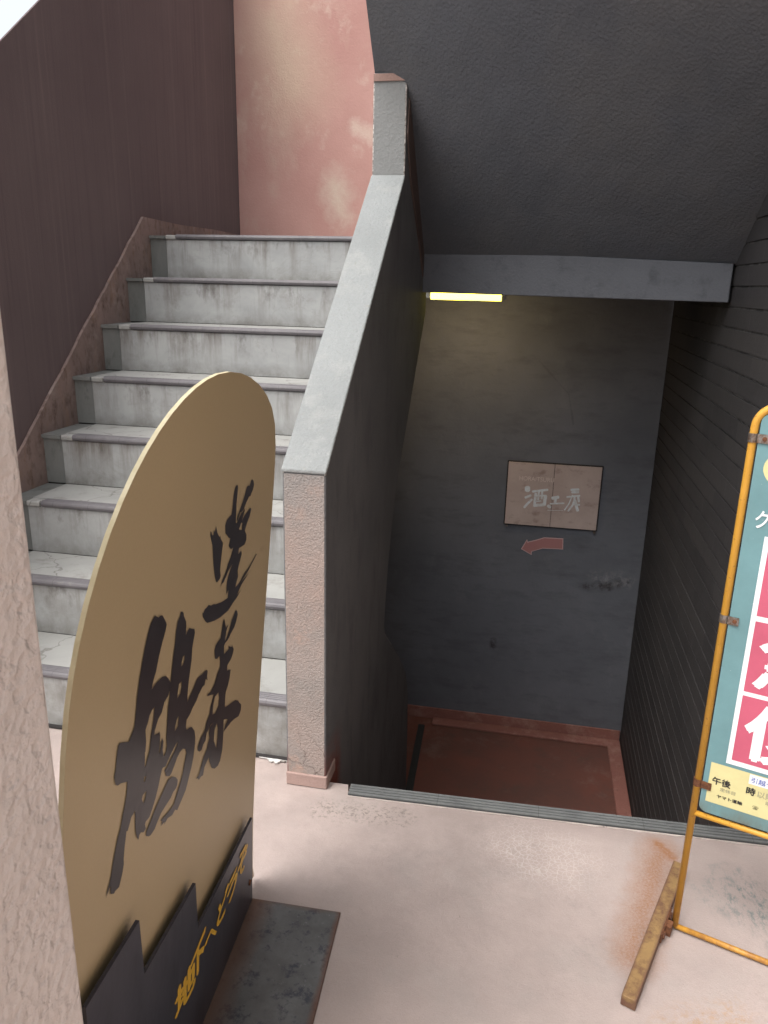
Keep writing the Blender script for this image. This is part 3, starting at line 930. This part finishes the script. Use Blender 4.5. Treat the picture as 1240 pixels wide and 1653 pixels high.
# ------------------------------------------------------------------ upper flight seen from below, beam, ceiling
LA, LB = Vector((XD0, 3.605, 1.634)), Vector((XD0, 1.75, 3.75))
RA, RB = Vector((XR + 0.004, 3.205, 1.601)), Vector((XR + 0.004, 1.45, 2.82))
bm = bmesh.new()
N = 10
grid = []
for i in range(N + 1):
    row = []
    for j in range(N + 1):
        l, r = LA.lerp(LB, i / N), RA.lerp(RB, i / N)
        row.append(bm.verts.new(l.lerp(r, j / N)))
    grid.append(row)
for i in range(N):
    for j in range(N):
        bm.faces.new((grid[i][j], grid[i][j + 1], grid[i + 1][j + 1], grid[i + 1][j]))
ret = bmesh.ops.extrude_face_region(bm, geom=bm.faces[:])
for v in [g for g in ret['geom'] if isinstance(g, bmesh.types.BMVert)]:
    v.co += Vector((0, 0.10, 0.22))
tag(obj('upper_flight_underside', bm, M['soffit']), 'sloping dark grey rough underside of the upper stairs over the stairwell', 'stair soffit')
BL, BR = Vector((XD1 + 0.002, 3.57, 0)), Vector((XR - 0.012, 3.185, 0))
bdir = (BR - BL).normalized()
bk = Vector((-bdir.y, bdir.x, 0)) * 0.16
bm = bmesh.new()
hexa(bm, [BL + Vector((0, 0, 1.467)), BR + Vector((0, 0, 1.4605)), BR + bk + Vector((0, 0, 1.4605)), BL + bk + Vector((0, 0, 1.467))],
     [BL + Vector((0, 0, 1.653)), BR + Vector((0, 0, 1.600)), BR + bk + Vector((0, 0, 1.600)), BL + bk + Vector((0, 0, 1.653))])
bevel(bm, 0.004, 2)
tag(obj('concrete_beam', bm, M['beam']), 'blue grey concrete beam across the stairwell above the lit tube', 'beam')
bm = bmesh.new()
prism(bm, [(XL + 0.01, 4.15, 1.50), (XD0 - 0.02, 4.15, 1.50), (XD1, 3.80, 1.50), (XR - 0.015, 3.40, 1.50), (XR - 0.015, YB - 0.002, 1.50), (XL + 0.01, YB - 0.002, 1.50)], (0, 0, 0.09))
tag(obj('basement_ceiling', bm, M['dark_concrete']), 'dark ceiling slab behind the beam', 'ceiling')

# close pillar
bm = bmesh.new()
box(bm, -0.95, -0.452, 0.46, 0.602, 0.0, 2.3)
bevel(bm, 0.008, 3)
tag(obj('gate_pillar', bm, M['spatter']), 'pale pinkish rough rendered pillar close at the left edge', 'pillar')

# ------------------------------------------------------------------ lamp
lamp = thing('fluorescent_lamp', (-0.37, 3.99, 1.50), 'glowing fluorescent tube lamp under the ceiling behind the beam', 'lamp')
bm = bmesh.new()
box(bm, -0.60, -0.17, 3.955, 4.025, 1.478, 1.499)
bevel(bm, 0.004, 2)
obj('housing', bm, M['metal_white'], lamp)
bm = bmesh.new()
tube(bm, [(-0.56, 3.99, 1.446), (-0.208, 3.99, 1.446)], 0.016, 16)
obj('tube', bm, M['tube'], lamp, True)
ld = bpy.data.lights.new('tube_light', 'AREA')                   # the lit tube's own light
ld.shape = 'RECTANGLE'
ld.size, ld.size_y = 0.34, 0.024
ld.energy = 1.1
ld.color = (1.0, 0.72, 0.46)
lo_ = bpy.data.objects.new('tube_light', ld)
COL.objects.link(lo_)
lo_.parent = lamp
lo_.matrix_parent_inverse = lamp.matrix_basis.inverted()
lo_.location = (-0.384, 3.99, 1.428)
lo_.rotation_euler = (R(28), 0, 0)
for x in (-0.572, -0.196):
    bm = bmesh.new()
    box(bm, x - 0.011, x + 0.011, 3.972, 4.008, 1.436, 1.4775)
    bevel(bm, 0.003, 2)
    obj('lamp_holder', bm, M['metal_white'], lamp)

# ------------------------------------------------------------------ plaque and arrow on the back wall
FW = Frame((0, YB, 0), (1, 0, 0), (0, 0, 1))
u0, u1, v0, v1 = -0.137, 0.412, 0.122, 0.5175
plq = thing('stone_plaque', (0.1375, YB, 0.32), 'brown plaque with worn silver brush characters on the slate grey wall', 'sign')
bm = bmesh.new()
box(bm, u0, u1, YB - 0.012, YB - 0.0005, v0, v1)
bevel(bm, 0.002, 1)
obj('frame', bm, M['plaque_edge'], plq)
bm = bmesh.new()
mid = (u0 + u1) / 2
box(bm, u0 + 0.007, mid - 0.0012, YB - 0.022, YB - 0.011, v0 + 0.007, v1 - 0.007)
box(bm, mid + 0.0012, u1 - 0.007, YB - 0.022, YB - 0.011, v0 + 0.007, v1 - 0.007)
bevel(bm, 0.0015, 1)
obj('panel', bm, M['plaque'], plq)


def zpx(q, ox, oy, s):
    return (ox + q[0] / s, oy + q[1] / s)


S3 = 1240 / 210.0
strokes = [([(365, 388), (365, 412)], 48), ([(345, 482), (395, 462)], 22), ([(335, 575), (360, 545), (405, 500)], 22), ([(415, 424), (555, 408)], 22),
           ([(443, 445), (430, 562)], 24), ([(430, 556), (522, 550)], 28), ([(536, 465), (524, 552)], 30), ([(440, 466), (540, 462)], 15),
           ([(474, 425), (466, 500)], 18), ([(505, 425), (500, 492)], 18), ([(452, 518), (492, 514)], 13),
           ([(602, 488), (656, 478)], 30), ([(632, 490), (628, 530)], 22), ([(582, 541), (710, 535)], 15), ([(562, 560), (578, 572)], 30), ([(555, 602), (700, 604)], 5),
           ([(780, 408), (850, 405)], 22), ([(788, 432), (846, 430)], 22), ([(740, 476), (860, 464)], 16), ([(792, 460), (758, 540), (716, 600)], 11),
           ([(810, 470), (812, 510)], 18), ([(845, 470), (852, 520)], 20), ([(812, 500), (792, 555), (752, 608)], 17), ([(815, 510), (840, 606)], 26), ([(800, 545), (858, 550)], 16)]
bm = bmesh.new()
off = 0.0226
for line, w in strokes:
    pts = [Vector((*FW.px(zpx(q, 790, 720, S3)), 0)) for q in line]
    hw = w / S3 / 1240 * 4.75 / 2
    for a, b in zip(pts, pts[1:]):
        d = (b - a).normalized()
        s = Vector((-d.y, d.x, 0)) * hw
        out = []
        for ang in range(8):
            th = math.pi * ang / 7
            out.append(b + d * math.sin(th) * hw * 0.7 + s * -math.cos(th))
        for ang in range(8):
            th = math.pi * ang / 7
            out.append(a - d * math.sin(th) * hw * 0.7 + s * math.cos(th))
        off += 0.00005
        bm.faces.new([bm.verts.new(FW.p(p.x, p.y, off)) for p in out])
obj('brush_lettering', bm, M['silver'], plq)
bm = bmesh.new()
a = FW.px(zpx((288, 310), 790, 720, S3))
b = FW.px(zpx((620, 300), 790, 720, S3))
put_text(bm, FW, "HORAITSURU", a[0], a[1] - 0.004, b[0] - a[0], 0.026, 0.0225, -0.006)
obj('small_lettering', bm, M['pale_letter'], plq)
for uu in (u0 + 0.02, u1 - 0.015):
    bm = bmesh.new()
    box(bm, uu - 0.006, uu + 0.006, YB - 0.02, YB - 0.002, v0 - 0.012, v0 - 0.001)
    obj('bracket', bm, M['clamp'], plq)

arw = thing('wall_arrow', (0.1, YB, 0.0), 'dull pink bent arrow pointing left below the brown plaque', 'arrow sign')
apx = [(303, 980), (360, 888), (367, 912), (450, 892), (525, 870), (706, 880), (703, 985), (620, 980), (510, 975), (405, 1005), (404, 1038)]
ap = [FW.px(zpx(q, 790, 720, S3)) for q in apx]
ac = (sum(p[0] for p in ap) / len(ap), sum(p[1] for p in ap) / len(ap))
bm = bmesh.new()
prism(bm, [FW.p(x, y, 0.0005) for x, y in ap], (0, -0.003, 0))
obj('outline', bm, M['arrow_edge'], arw)


def inset(pl, d):
    n = len(pl)
    area = sum(pl[i][0] * pl[(i + 1) % n][1] - pl[(i + 1) % n][0] * pl[i][1] for i in range(n))
    sg = 1 if area > 0 else -1
    out = []
    for i in range(n):
        p0, p1, p2 = Vector(pl[i - 1]), Vector(pl[i]), Vector(pl[(i + 1) % n])
        d0, d1 = (p1 - p0).normalized(), (p2 - p1).normalized()
        n0, n1 = Vector((-d0.y, d0.x)) * sg, Vector((-d1.y, d1.x)) * sg
        m = n0 + n1
        m = m / max(m.dot(n0), 0.35)
        out.append(tuple(p1 + m * d))
    return out


bm = bmesh.new()
prism(bm, [FW.p(x, y, 0.003) for x, y in inset(ap, 0.0045)], (0, -0.0015, 0))
obj('face', bm, M['arrow'], arw)

# ------------------------------------------------------------------ gold sign on its steel foot
ga, gb = on_z((407, 1452), 0.007), on_z((327, 1653), 0.007)
gu = (gb - ga).normalized()
out = Vector((-gu.y, gu.x, 0))
if out.x < 0:
    out = -out
lean = R(4.5)
gv = Vector((0, 0, math.cos(lean))) + out * math.sin(lean)
FG = Frame(ga, -gu, gv)                       # u runs from the viewer towards the stairs
FB = Frame(FG.p(0, 0, -0.017), -gu, gv)       # board face, behind the steel skyline
gold = thing('gold_sign_board', (FG.o.x, FG.o.y - 0.4, 0.0), 'tall gold round topped sign board with black brush calligraphy on a steel foot', 'sign')
outline_px = [(408, 1448), (408, 1400), (406, 1330), (411, 1240), (418, 1130), (425, 1030), (432, 930), (439, 830), (444, 760), (447, 710), (446, 680), (441, 655),
              (432, 635), (420, 619), (406, 607), (390, 600), (372, 597), (352, 601), (334, 611), (316, 625), (298, 642), (278, 665), (258, 694), (238, 726),
              (218, 764), (198, 808), (178, 858), (158, 917), (141, 978), (127, 1040), (117, 1097), (110, 1150), (106, 1200)]
bp = [FB.px(q) for q in outline_px]
ul = bp[-1][0]
bp += [(ul - 0.010, 0.92), (ul - 0.022, 0.75), (ul - 0.034, 0.55), (ul - 0.042, 0.3), (ul - 0.045, 0.012)]


def smooth_loop(p, lo, hi):
    q = p[:]
    for _ in range(2):
        r = q[:]
        for i in range(lo, hi):
            r[i] = tuple((q[i - 1][k] + 2 * q[i][k] + q[i + 1][k]) / 4 for k in (0, 1))
        q = r
    return q


bp = smooth_loop(bp, 2, len(bp) - 2)
bp[0] = (bp[0][0], 0.008)
bm = bmesh.new()
f0, f1, side = prism(bm, [FB.p(x, y, 0) for x, y in bp], FB.n * -0.0065)
f0.material_index = f1.material_index = 0
for s in side:
    s.material_index = 1
board = obj('board', bm, [M['gold'], M['gold_edge']], gold)

A = lambda *p: [zpx(q, 315, 760, 793 / 120) for q in p]
B = lambda *p: [zpx(q, 300, 970, 661 / 120) for q in p]
Cc = lambda *p: [zpx(q, 170, 980, 1190 / 180) for q in p]
D = lambda *p: [zpx(q, 160, 1190, 1102 / 180) for q in p]
INK = [
    [A((160, 645), (172, 655), (180, 690), (192, 685), (197, 630), (207, 655), (213, 625), (219, 590), (228, 625), (233, 660), (247, 690), (257, 705), (266, 690), (272, 730), (297, 768),
       (288, 830), (275, 925), (262, 1060), (270, 1120), (262, 1150), (232, 1190), (220, 1185), (205, 1120), (193, 1010), (187, 900), (183, 800), (160, 700))],
    [A((428, 170), (447, 145), (454, 170), (449, 250), (438, 350), (436, 440), (430, 555), (450, 560), (465, 600), (470, 632), (500, 630), (525, 635), (545, 680), (545, 730), (525, 785), (490, 810),
       (465, 825), (455, 890), (488, 850), (494, 885), (470, 980), (450, 1060), (455, 1130), (440, 1180), (425, 1245), (470, 1190), (500, 1130), (555, 1035), (520, 1120), (480, 1195), (575, 1080), (490, 1215),
       (440, 1330), (492, 1262), (440, 1355), (400, 1410), (350, 1490), (270, 1560), (200, 1600), (125, 1623), (105, 1605), (78, 1560), (73, 1510), (85, 1520), (100, 1475), (120, 1460), (140, 1428),
       (165, 1440), (195, 1420), (215, 1425), (280, 1400), (345, 1355), (353, 1275), (345, 1280), (325, 1325), (330, 1270), (335, 1190), (350, 1120), (375, 1050), (395, 990), (350, 1070), (330, 1120),
       (300, 1190), (280, 1205), (262, 1250), (285, 1170), (310, 1110), (335, 1040), (345, 1000), (375, 925), (400, 830), (405, 815), (380, 838), (352, 800), (360, 780), (373, 720), (352, 712),
       (340, 690), (320, 668), (318, 580), (335, 525), (385, 465), (395, 400), (405, 270), (418, 200))],
    [A((603, 88), (620, 105), (626, 145), (612, 205), (595, 240), (588, 268), (570, 275), (545, 330), (515, 410), (490, 440), (478, 440), (455, 510), (438, 545), (450, 480), (475, 410), (500, 340),
       (525, 260), (550, 170), (560, 158), (580, 160), (590, 110))],
    [A((583, 393), (596, 405), (575, 490), (550, 560), (530, 620), (525, 645), (497, 640), (500, 560), (490, 545), (520, 480), (550, 440), (572, 410))],
    [A((532, 395), (520, 440), (505, 490), (490, 550), (470, 605), (455, 600), (440, 560), (460, 510), (490, 450), (510, 430))],
    [A((648, 885), (652, 890), (560, 1068), (500, 1160), (480, 1190), (520, 1110), (562, 1040))],
    [B((440, 80), (452, 90), (458, 120), (445, 175), (425, 235), (405, 270), (380, 325), (365, 350), (345, 375), (345, 365), (365, 310), (385, 250), (405, 170))],
    [B((335, 158), (345, 195), (350, 240), (375, 205), (355, 265), (345, 345), (350, 360), (335, 400), (335, 475), (370, 435), (378, 425), (376, 395), (388, 410), (405, 408), (407, 388), (412, 410),
       (421, 425), (413, 470), (395, 520), (365, 570), (362, 620), (378, 612), (395, 610), (385, 680), (372, 745), (350, 810), (345, 870), (342, 945), (370, 930), (410, 900), (440, 880), (450, 888),
       (458, 880), (470, 905), (488, 920), (485, 970), (465, 1025), (425, 1050), (395, 1080), (365, 1120), (330, 1165), (345, 1110), (370, 1050), (330, 1055), (330, 1160), (327, 1230), (320, 1320),
       (300, 1420), (280, 1465), (250, 1492), (225, 1485), (205, 1430), (200, 1390), (185, 1420), (160, 1480), (148, 1550), (130, 1560), (110, 1592), (100, 1575), (82, 1582), (110, 1550), (128, 1480), (150, 1400),
       (180, 1320), (205, 1220), (200, 1180), (210, 1120), (238, 1080), (215, 1100), (195, 1150), (180, 1170), (170, 1240), (150, 1275), (135, 1325), (115, 1340), (100, 1330), (105, 1285), (118, 1250), (130, 1215), (138, 1200),
       (160, 1160), (185, 1060), (205, 1010), (215, 940), (245, 830), (225, 835), (185, 848), (190, 828), (215, 810), (245, 750), (265, 690), (275, 650), (300, 590), (300, 550), (295, 490), (290, 490),
       (275, 515), (255, 515), (250, 440), (260, 395), (305, 330), (315, 260), (325, 190)),
     B((285, 810), (255, 850), (240, 920), (232, 1010), (255, 1000), (285, 930), (292, 860)),
     B((272, 1085), (250, 1150), (243, 1240), (265, 1310), (275, 1230), (280, 1140))],
    [Cc((525, 88), (540, 100), (560, 112), (575, 92), (600, 85), (615, 110), (640, 160), (648, 185), (635, 250), (600, 380), (565, 520), (535, 680), (505, 780), (485, 880), (545, 800), (600, 745),
        (640, 735), (670, 765), (690, 805), (700, 700), (715, 560), (735, 400), (750, 250), (765, 160), (795, 85), (800, 50), (812, 45), (828, 60), (830, 95), (855, 150), (858, 200), (850, 300),
        (870, 260), (890, 220), (910, 230), (945, 232), (950, 270), (935, 350), (920, 440), (915, 560), (895, 700), (880, 820), (870, 930), (868, 1015), (900, 940), (940, 850), (970, 770),
        (1000, 735), (1030, 715), (1050, 690), (1075, 668), (1085, 680), (1080, 735), (1085, 780), (1060, 765), (1055, 830), (1030, 850), (990, 930), (965, 1000), (925, 1075), (900, 1135),
        (870, 1190), (860, 1200), (855, 1270), (860, 1310), (885, 1288), (915, 1277), (945, 1320), (953, 1380))
     + D((942, 60), (925, 200), (905, 300), (880, 400), (850, 520), (800, 640), (765, 722), (745, 715), (715, 770), (670, 800), (635, 865), (640, 835), (600, 882), (620, 830), (600, 825),
         (650, 770), (690, 720), (730, 670), (750, 600), (790, 470), (820, 360), (845, 220), (858, 150), (845, 115), (820, 115), (790, 150), (765, 200), (740, 270), (710, 350), (690, 385),
         (655, 385), (645, 345), (640, 330), (665, 295), (700, 220), (740, 140), (770, 60), (768, 42), (745, 80), (710, 150), (670, 240), (650, 290), (630, 295), (615, 310), (600, 380),
         (580, 480), (550, 600), (520, 700), (490, 790), (455, 830), (445, 860), (455, 905), (430, 940), (405, 940), (390, 965), (380, 1015), (365, 985), (355, 940), (350, 880), (350, 790),
         (347, 720), (330, 760), (310, 790), (290, 870), (275, 925), (262, 930), (255, 1000), (245, 1080), (235, 1200), (237, 1250), (225, 1330), (205, 1420), (190, 1480), (150, 1520),
         (140, 1545), (105, 1550), (105, 1500), (110, 1470), (95, 1490), (60, 1590), (75, 1510), (95, 1440), (110, 1370), (135, 1210), (155, 1110), (175, 1000), (205, 900), (220, 800),
         (245, 680), (265, 560), (272, 440), (205, 455), (175, 480), (155, 465), (140, 400), (155, 330), (165, 210), (180, 90), (195, 60), (225, 50), (285, 45))
     + Cc((300, 1290), (312, 1200), (320, 1100), (330, 980), (340, 900), (355, 780), (385, 600), (415, 430), (450, 270), (480, 170), (510, 110)),
     Cc((520, 1062), (490, 1100), (465, 1150), (450, 1220), (420, 1310), (428, 1420), (420, 1540)) + D((445, 150), (443, 290), (455, 285), (470, 210), (492, 130), (500, 40)) + Cc((485, 1330), (505, 1210), (515, 1120)),
     Cc((678, 890), (660, 950), (620, 1020), (595, 1120), (555, 1200), (520, 1320), (515, 1365), (560, 1345), (570, 1325), (578, 1370), (575, 1450), (565, 1550), (575, 1555), (590, 1440), (605, 1395),
        (612, 1440), (605, 1530), (615, 1600), (640, 1540), (650, 1480), (645, 1400), (655, 1200), (665, 1050), (680, 950)),
     Cc((838, 512), (820, 530), (805, 600), (803, 632), (820, 615), (840, 560)),
     Cc((808, 790), (780, 820), (765, 900), (760, 975), (795, 920), (808, 850)),
     Cc((775, 1160), (755, 1200), (735, 1290), (735, 1325), (770, 1265), (775, 1200)),
     D((460, 380), (440, 390), (432, 440), (445, 440)),
     D((460, 530), (425, 570), (415, 610), (430, 655), (445, 620), (455, 570))],
    [D((720, 388), (750, 395), (770, 420), (765, 470), (755, 500), (725, 540), (700, 600), (660, 660), (610, 740), (570, 830), (540, 910), (500, 970), (480, 980), (455, 975), (460, 930), (490, 860),
       (520, 780), (560, 680), (600, 590), (640, 500), (680, 415))],
]
bm = bmesh.new()
off = 0.0006
for loops in INK:
    off += 0.00008
    lp = [[FB.px(q) for q in l] for l in loops]
    put_flat(bm, curve_fill(lp), lambda x, y: FB.p(x, y, off))
obj('brush_calligraphy', bm, M['ink'], gold)

# steel skyline with the yellow words
pp = [FG.px(q) for q in ((407.5, 1320), (320, 1499), (316, 1426), (233.5, 1572.5), (225, 1486), (139, 1627.5))]
pr = [(0.002, 0.0005)] + [(pp[0][0], pp[0][1])] + pp[1:] + [(pp[-1][0] + 0.012, pp[-1][1] - 0.17), (pp[-1][0] - 0.10, pp[-1][1] - 0.10), (pp[-1][0] - 0.10, 0.0005)]
bm = bmesh.new()
prism(bm, [FG.p(x, y, 0) for x, y in pr], FG.n * -0.006)
obj('steel_skyline', bm, M['steel'], gold)
for x, y in ((-0.03, 0.08), (-0.35, 0.12), (-0.62, 0.12)):
    bm = bmesh.new()
    prism(bm, [FG.p(x + math.cos(k * math.pi / 8) * 0.009, y + math.sin(k * math.pi / 8) * 0.009, -0.0165) for k in range(16)], FG.n * 0.0103)
    obj('spacer', bm, M['steel'], gold)
bm = bmesh.new()
chars = [('地', (284, 1580), (312, 1556), 0), ('下', 0, 0, 0)]
quads = {   # glyph corners in the photograph: bottom-left, bottom-right, top-right, top-left
    '地': ((286, 1642), (312, 1590), (312, 1552), (286, 1602)),
    '下': ((310, 1585), (328, 1550), (329, 1506), (310, 1555)),
    'へ': ((331, 1530), (347, 1507), (350, 1490), (333, 1512)),
    'ど': ((351, 1493), (364, 1467), (367, 1430), (353, 1463)),
    'う': ((367, 1460), (379, 1432), (382, 1399), (368, 1432)),
    'ぞ': ((384, 1418), (395, 1394), (398, 1362), (385, 1386)),
}
off = 0.0005
for ch, qd in quads.items():
    vs, fs = glyphs(ch)
    xs = [v[0] for v in vs]
    ys = [v[1] for v in vs]
    ax, bx, ay, by = min(xs), max(xs), min(ys), max(ys)
    c4 = [Vector((*FG.px(q), 0)) for q in qd]
    cc4 = sum(c4, Vector((0, 0, 0))) / 4
    c4 = [cc4 + (q - cc4) * 1.20 for q in c4]

    def fn(x, y):
        s, tt = (x - ax) / (bx - ax), (y - ay) / (by - ay)
        p = c4[0].lerp(c4[1], s).lerp(c4[3].lerp(c4[2], s), tt)
        return FG.p(p.x, p.y, off)
    for dx, dy in ((0, 0), (0.045, 0), (-0.045, 0), (0, 0.035), (0, -0.035)):
        put_flat(bm, (vs, fs), lambda x, y: fn(x + dx, y + dy))
        off += 0.00004
obj('yellow_lettering', bm, M['yellow_paint'], gold)
bm = bmesh.new()
pa, pb = on_z((404, 1449), 0.007), on_z((550, 1472), 0.007)
pc = on_z((505, 1653), 0.007)
ed = (pc - pb).normalized()
pc = pb + ed * 0.82
pd_ = pa + gu * 0.82 - Vector((0.02, 0, 0))
pa = pa - Vector((0.02, 0, 0))
prism(bm, [Vector((p.x, p.y, 0.001)) for p in (pa, pb, pc, pd_)], (0, 0, 0.006))
bevel(bm, 0.0015, 1)
obj('base_plate', bm, M['plate'], gold)
bm = bmesh.new()
for x, y in ((-0.035, 0.085),):
    prism(bm, [FG.p(x + math.cos(k * math.pi / 6) * 0.007, y + math.sin(k * math.pi / 6) * 0.007, 0.0002) for k in range(12)], FG.n * 0.003)
obj('bolt_head', bm, M['rust'], gold)

# ------------------------------------------------------------------ delivery sign in a yellow tube frame
q0 = on_z((1085, 1500), 0)
q1 = on_z((1240, 1562), 0)
yu = (q1 - q0).normalized()
FY = Frame(q0, yu, (0, 0, 1))                 # normal points at the viewer
if FY.n.y > 0:
    FY.n = -FY.n
WID = 0.315
ys = thing('tube_frame_sign', (FY.p(WID / 2, 0).x, FY.p(WID / 2, 0).y, 0), 'teal and pink delivery sign clamped in a rusting yellow tube frame', 'sign')
PR = 0.0078
U0, U1 = 0.004, WID - 0.004
ZT, RC = 1.288, 0.045
pts = [FY.p(U0, 0.012, -0.004)]
pts += [FY.p(U0, ZT - RC, -0.004)]
for k in range(1, 9):
    a = math.pi - k * math.pi / 16
    pts.append(FY.p(U0 + RC + RC * math.cos(a), ZT - RC + RC * math.sin(a), -0.004))
for k in range(0, 9):
    a = math.pi / 2 - k * math.pi / 16
    pts.append(FY.p(U1 - RC + RC * math.cos(a), ZT - RC + RC * math.sin(a), -0.004))
pts.append(FY.p(U1, 0.012, -0.004))
bm = bmesh.new()
tube(bm, pts, PR, 18)
obj('frame_tube', bm, M['enamel'], ys, True)
for z, r in ((0.338, 0.0068), (0.010, 0.0066)):
    bm = bmesh.new()
    tube(bm, [FY.p(U0, z, -0.004), FY.p(U1, z, -0.004)], r, 16)
    obj('cross_rail', bm, M['enamel'], ys, True)


def rrect(u0, v0, u1, v1, r, n=5):
    o = []
    for cx_, cy_, a0 in ((u1 - r, v0 + r, -90), (u1 - r, v1 - r, 0), (u0 + r, v1 - r, 90), (u0 + r, v0 + r, 180)):
        for k in range(n + 1):
            a = R(a0 + 90 * k / n)
            o.append((cx_ + r * math.cos(a), cy_ + r * math.sin(a)))
    return o


BU0, BU1, BZ0, BZ1 = 0.0145, WID - 0.0145, 0.352, 1.272
bm = bmesh.new()
prism(bm, [FY.p(x, y, 0.001) for x, y in rrect(BU0, BZ0, BU1, BZ1, 0.018)], FY.n * -0.004)
bd = obj('sign_board', bm, M['teal'], ys)


def flat(name, polys, m, off):
    bm = bmesh.new()
    for pl in polys:
        bm.faces.new([bm.verts.new(FY.p(x, y, off)) for x, y in pl])
    return obj(name, bm, m, bd)


rect = lambda a, b, c, d: [(a, b), (c, b), (c, d), (a, d)]
SQ = [(0.851, 1.013), (0.675, 0.839), (0.504, 0.665)]
SU0, SU1 = 0.065, 0.250
flat('white_border', [rect(0.055, 0.492, 0.260, 1.024)], M['white'], 0.0016)
flat('pink_squares', [rect(SU0, a, SU1, b) for a, b in SQ], M['magenta'], 0.0020)
flat('yellow_oval', [[(WID / 2 + 0.126 * math.cos(k * math.pi / 24), 1.165 + 0.062 * math.sin(k * math.pi / 24)) for k in range(48)]], M['lemon'], 0.0016)
flat('yellow_notice', [rect(0.026, 0.382, WID - 0.026, 0.484)], M['lemon'], 0.0016)
flat('notice_sticker', [rect(0.106, 0.458, 0.205, 0.482)], M['white'], 0.0020)
bm = bmesh.new()
for ch, (a, b) in zip('宅急便', SQ):
    put_text(bm, FY, ch, SU0 + 0.018, a + 0.014, SU1 - SU0 - 0.036, b - a - 0.026, 0.0024, 0.03)
put_text(bm, FY, 'クロネコヤマトの', 0.033, 1.040, 0.25, 0.036, 0.0022, 0.018)
obj('white_lettering', bm, M['white'], bd)
for nm, mt, txt, a_, b_, w_, h_, bo_ in (('black_lettering', 'black', '午後', 0.034, 0.431, 0.038, 0.0185, 0.03), ('black_lettering', 'black', '時', 0.1045, 0.431, 0.018, 0.0185, 0.03),
                                    ('black_lettering', 'black', 'ヤマト運輸', 0.048, 0.3985, 0.053, 0.0088, 0.03), ('telephone_symbol', 'black', '☎', 0.1215, 0.3985, 0.0125, 0.0095, 0.0),
                                    ('grey_lettering', 'greyprint', '以降', 0.127, 0.431, 0.033, 0.016, 0.02), ('grey_lettering', 'greyprint', '定休日', 0.052, 0.4175, 0.032, 0.0092, 0.02),
                                    ('grey_lettering', 'greyprint', '曜日', 0.146, 0.4175, 0.022, 0.0095, 0.02)):
    bm = bmesh.new()
    put_text(bm, FY, txt, a_, b_, w_, h_, 0.0022, bo_)
    obj(nm, bm, M[mt], bd)
bm = bmesh.new()
put_text(bm, FY, '引越センター', 0.1105, 0.4625, 0.088, 0.0135, 0.0024, 0.01)
obj('blue_lettering', bm, M['blueprint'], bd)
# clamps
for side_ in (0, 1):
    for z in (1.222, 0.829, 0.421):
        s = 1 if side_ == 0 else -1
        uc = U0 if side_ == 0 else U1
        bm = bmesh.new()
        ring = []
        for k in range(15):
            a = R(-150 + 300 * k / 14)
            ring.append((math.cos(a), math.sin(a)))
        for zz in (0,):
            lo, hi = z - 0.009, z + 0.009
            vin, vout = [], []
            for k in range(17):
                a = R(20 + 320 * k / 16)
                cs, sn = math.cos(a) * s, math.sin(a)
                p_in = FY.p(uc + cs * (PR + 0.0002), lo, -0.004 + sn * (PR + 0.0002))
                p_out = FY.p(uc + cs * (PR + 0.0017), lo, -0.004 + sn * (PR + 0.0017))
                vin.append(p_in)
                vout.append(p_out)
            prism(bm, vout + vin[::-1], (0, 0, hi - lo))
        a0 = uc + s * (PR + 0.0003)
        a1 = uc + s * 0.030
        prism(bm, [FY.p(a0, z - 0.009, 0.0018), FY.p(a1, z - 0.009, 0.0030), FY.p(a1, z + 0.009, 0.0030), FY.p(a0, z + 0.009, 0.0018)], FY.n * 0.0018)
        cl = obj('clamp', bm, M['clamp'] if z > 0.6 else M['rust'], ys)
        bm = bmesh.new()
        uc2 = uc + s * 0.022
        prism(bm, [FY.p(uc2 + 0.0045 * math.cos(k * math.pi / 6), z + 0.0045 * math.sin(k * math.pi / 6), 0.0045) for k in range(12)], FY.n * 0.0018)
        obj('screw', bm, M['rust'], cl)
# feet: steel channels across the frame
fa, fb = Vector((0.296, 1.380, 0)), Vector((0.473, 1.836, 0))
fd = (fb - fa).normalized()
fs_ = Vector((fd.y, -fd.x, 0))
for k in range(2):
    sh = yu * (WID - 0.010 + 0.066) * k
    bm = bmesh.new()
    w, hgt, th = 0.0160, 0.030, 0.003
    prof = [(-w, 0.002), (-w, hgt), (w, hgt), (w, 0.002)]
    prism(bm, [fa + sh + fs_ * a + Vector((0, 0, z)) for a, z in prof], fb - fa)
    bevel(bm, 0.0012, 1, 60)
    ft = obj('foot_channel', bm, M['channel'], ys)
    mid_ = fa.lerp(fb, 0.53) + sh
    sgn = 1 if k == 0 else -1
    for t_ in (-0.035, 0.035):
        bm = bmesh.new()
        c0 = mid_ + fd * t_ + fs_ * (sgn * w) + Vector((0, 0, 0.022))
        ring = [c0 + fd * math.cos(j * math.pi / 3) * 0.009 + Vector((0, 0, math.sin(j * math.pi / 3) * 0.009)) for j in range(6)]
        prism(bm, ring, fs_ * sgn * 0.008)
        obj('bolt', bm, M['rust'], ft)
    bm = bmesh.new()
    c0 = mid_ + fs_ * (sgn * (w + 0.0005))
    prism(bm, [c0 + fd * a + Vector((0, 0, z)) for a, z in ((-0.05, 0.010), (-0.05, 0.034), (0.05, 0.034), (0.05, 0.010))], fs_ * sgn * 0.003)
    prism(bm, [c0 + fd * a + Vector((0, 0, z)) for a, z in ((-0.012, 0.003), (-0.012, 0.03), (0.012, 0.03), (0.012, 0.003))], fs_ * sgn * 0.016)
    obj('foot_bracket', bm, M['rust'], ft)
